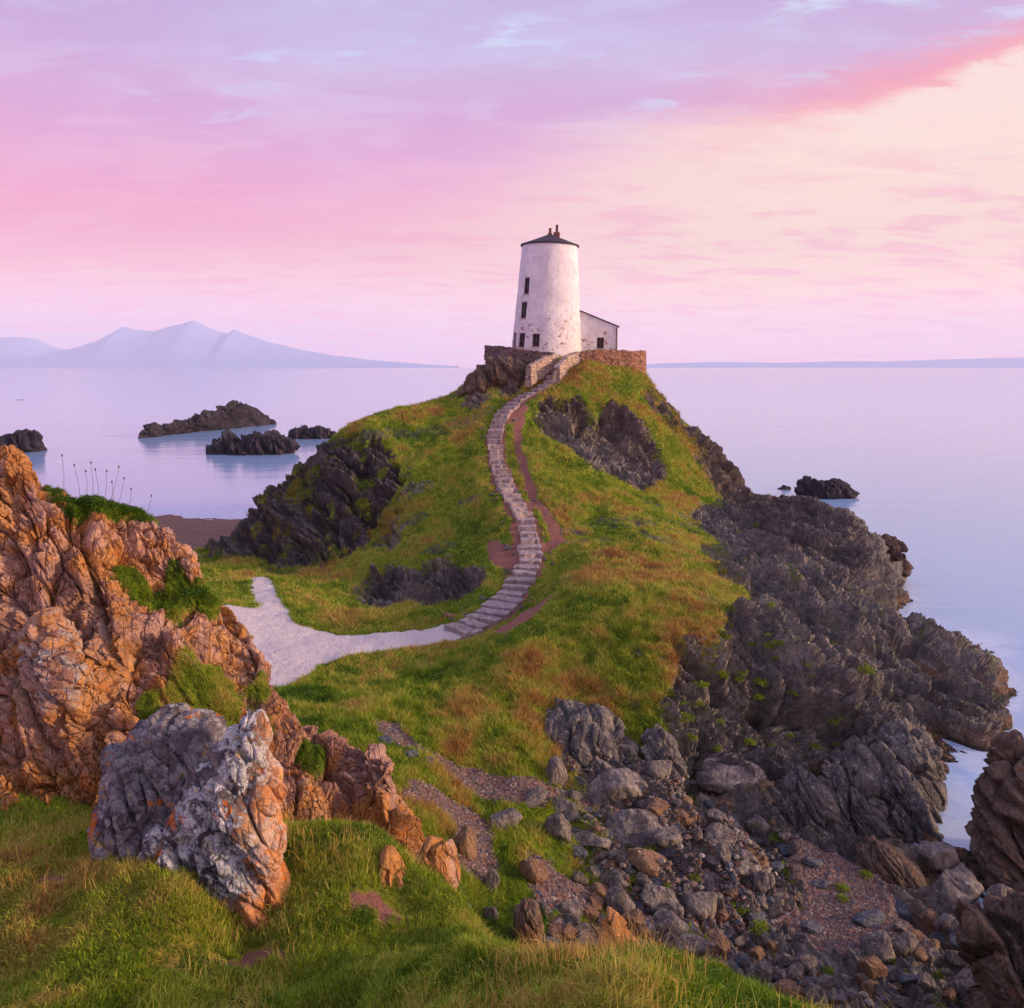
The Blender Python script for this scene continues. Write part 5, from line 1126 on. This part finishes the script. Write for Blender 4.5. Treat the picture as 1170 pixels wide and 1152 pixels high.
for (x, y, wd) in [(70,572,22),(84,575,24),(98,572,24),(112,576,26),(126,578,24),(140,581,22),(153,584,20),(185,680,22),(215,680,26),(230,678,20)]:
    o = HP2[rb.randrange(2)].copy(); o.name = 'leafy_plant'; p_, f_ = out_at(x, y); r_ = wd * f_ / FPX / 2
    C.objects.link(o); o.scale = (r_, r_, r_ * 1.1); o.location = tuple(float(v) for v in p_); o.rotation_euler = (0, 0, rb.uniform(0, 6))
    tag(o, 'one of the low leafy plants in a row on the ledges of the orange outcrop', 'plant', 'leafy plants on the outcrop ledges')
TC = herb_mesh(240, 2600, lin(52, 84, 20), lin(112, 140, 40), .03)
for (x, y, wd, lb) in [(462,968,40,'bright green turf cushion at the foot of the outcrop, left of the blocky rock'),(506,960,34,'round green turf cushion behind the blocky orange rock'),(415,1045,52,'wide green turf cushion left of the pointed orange rock'),(512,1070,44,'dark green tuft at the edge where the grass drops away')]:
    o = TC.copy(); o.name = 'turf_cushion'
    if place_flat(o, x, y, wd, 0, 5.0, .9): tag(o, lb, 'turf cushion')
M_STALK = simple('dry_stalk', lin(96, 70, 64), .8)
def tube(pts, rads, n=6):
    V = []; F = []
    for p, r_ in zip(pts, rads):
        for j in range(n): a = 2 * math.pi * j / n; V.append((p[0] + r_ * math.cos(a), p[1] + r_ * math.sin(a), p[2]))
    for i in range(len(pts) - 1):
        for j in range(n): F.append((i * n + j, i * n + (j + 1) % n, (i + 1) * n + (j + 1) % n, (i + 1) * n + j))
    F.append(tuple((len(pts) - 1) * n + j for j in range(n))); return V, F
for (hx, hy, bx_, by_) in [(71,522,72,566),(85,533,90,570),(98,540,98,572),(109,538,112,574),(122,540,118,576),(136,535,124,577),(142,548,132,580),(150,560,146,582),(173,568,166,588),(104,530,106,573),(128,552,128,580)]:
    b0, f_ = out_at(bx_, by_); top = at(hx, hy, float(b0[1])); b0 = np.array(b0, float)
    mid_ = [(b0[k] * .5 + top[k] * .5 + (.02 if k == 0 else 0)) - b0[k] for k in range(3)]; tp_ = [top[k] - b0[k] for k in range(3)]
    V, F = tube([(0, 0, -.05), mid_, tp_], [.0035, .003, .0025]); e = empty('flower_stalk', tuple(b0), 'one of the thin dried flower stalks standing above the leafy ledge', 'flower stalk', 'dried flower stalks on the outcrop')
    mesh_obj('stem', V, F, M_STALK, e)
    V, F = tube([tp_, (tp_[0], tp_[1], tp_[2] + .012), (tp_[0] + .001, tp_[1], tp_[2] + .03), (tp_[0], tp_[1], tp_[2] + .042)], [.003, .012, .012, .003], 8); mesh_obj('seed_head', V, F, M_STALK, e)
print('done', round(time.time() - T0, 1))

# ------------------------------------------------------------------ air
HZ = bpy.data.materials.new('haze_air'); HZ.use_nodes = True; nt = HZ.node_tree; nt.nodes.clear()
pv = nt.nodes.new('ShaderNodeVolumePrincipled'); pv.inputs['Density'].default_value = 0.9e-4; pv.inputs['Color'].default_value = (.90, .90, 1.0, 1); pv.inputs['Anisotropy'].default_value = 0.0
oo = nt.nodes.new('ShaderNodeOutputMaterial'); nt.links.new(pv.outputs[0], oo.inputs['Volume'])
v, f = boxv(-12500, 12500, -400, 13000, -4, 760)
hz = mesh_obj('haze', v, f, HZ, smooth=False); tag(hz, kind='stuff', label='thin sea haze that fades the far mountains')
HZ.cycles.homogeneous_volume = True
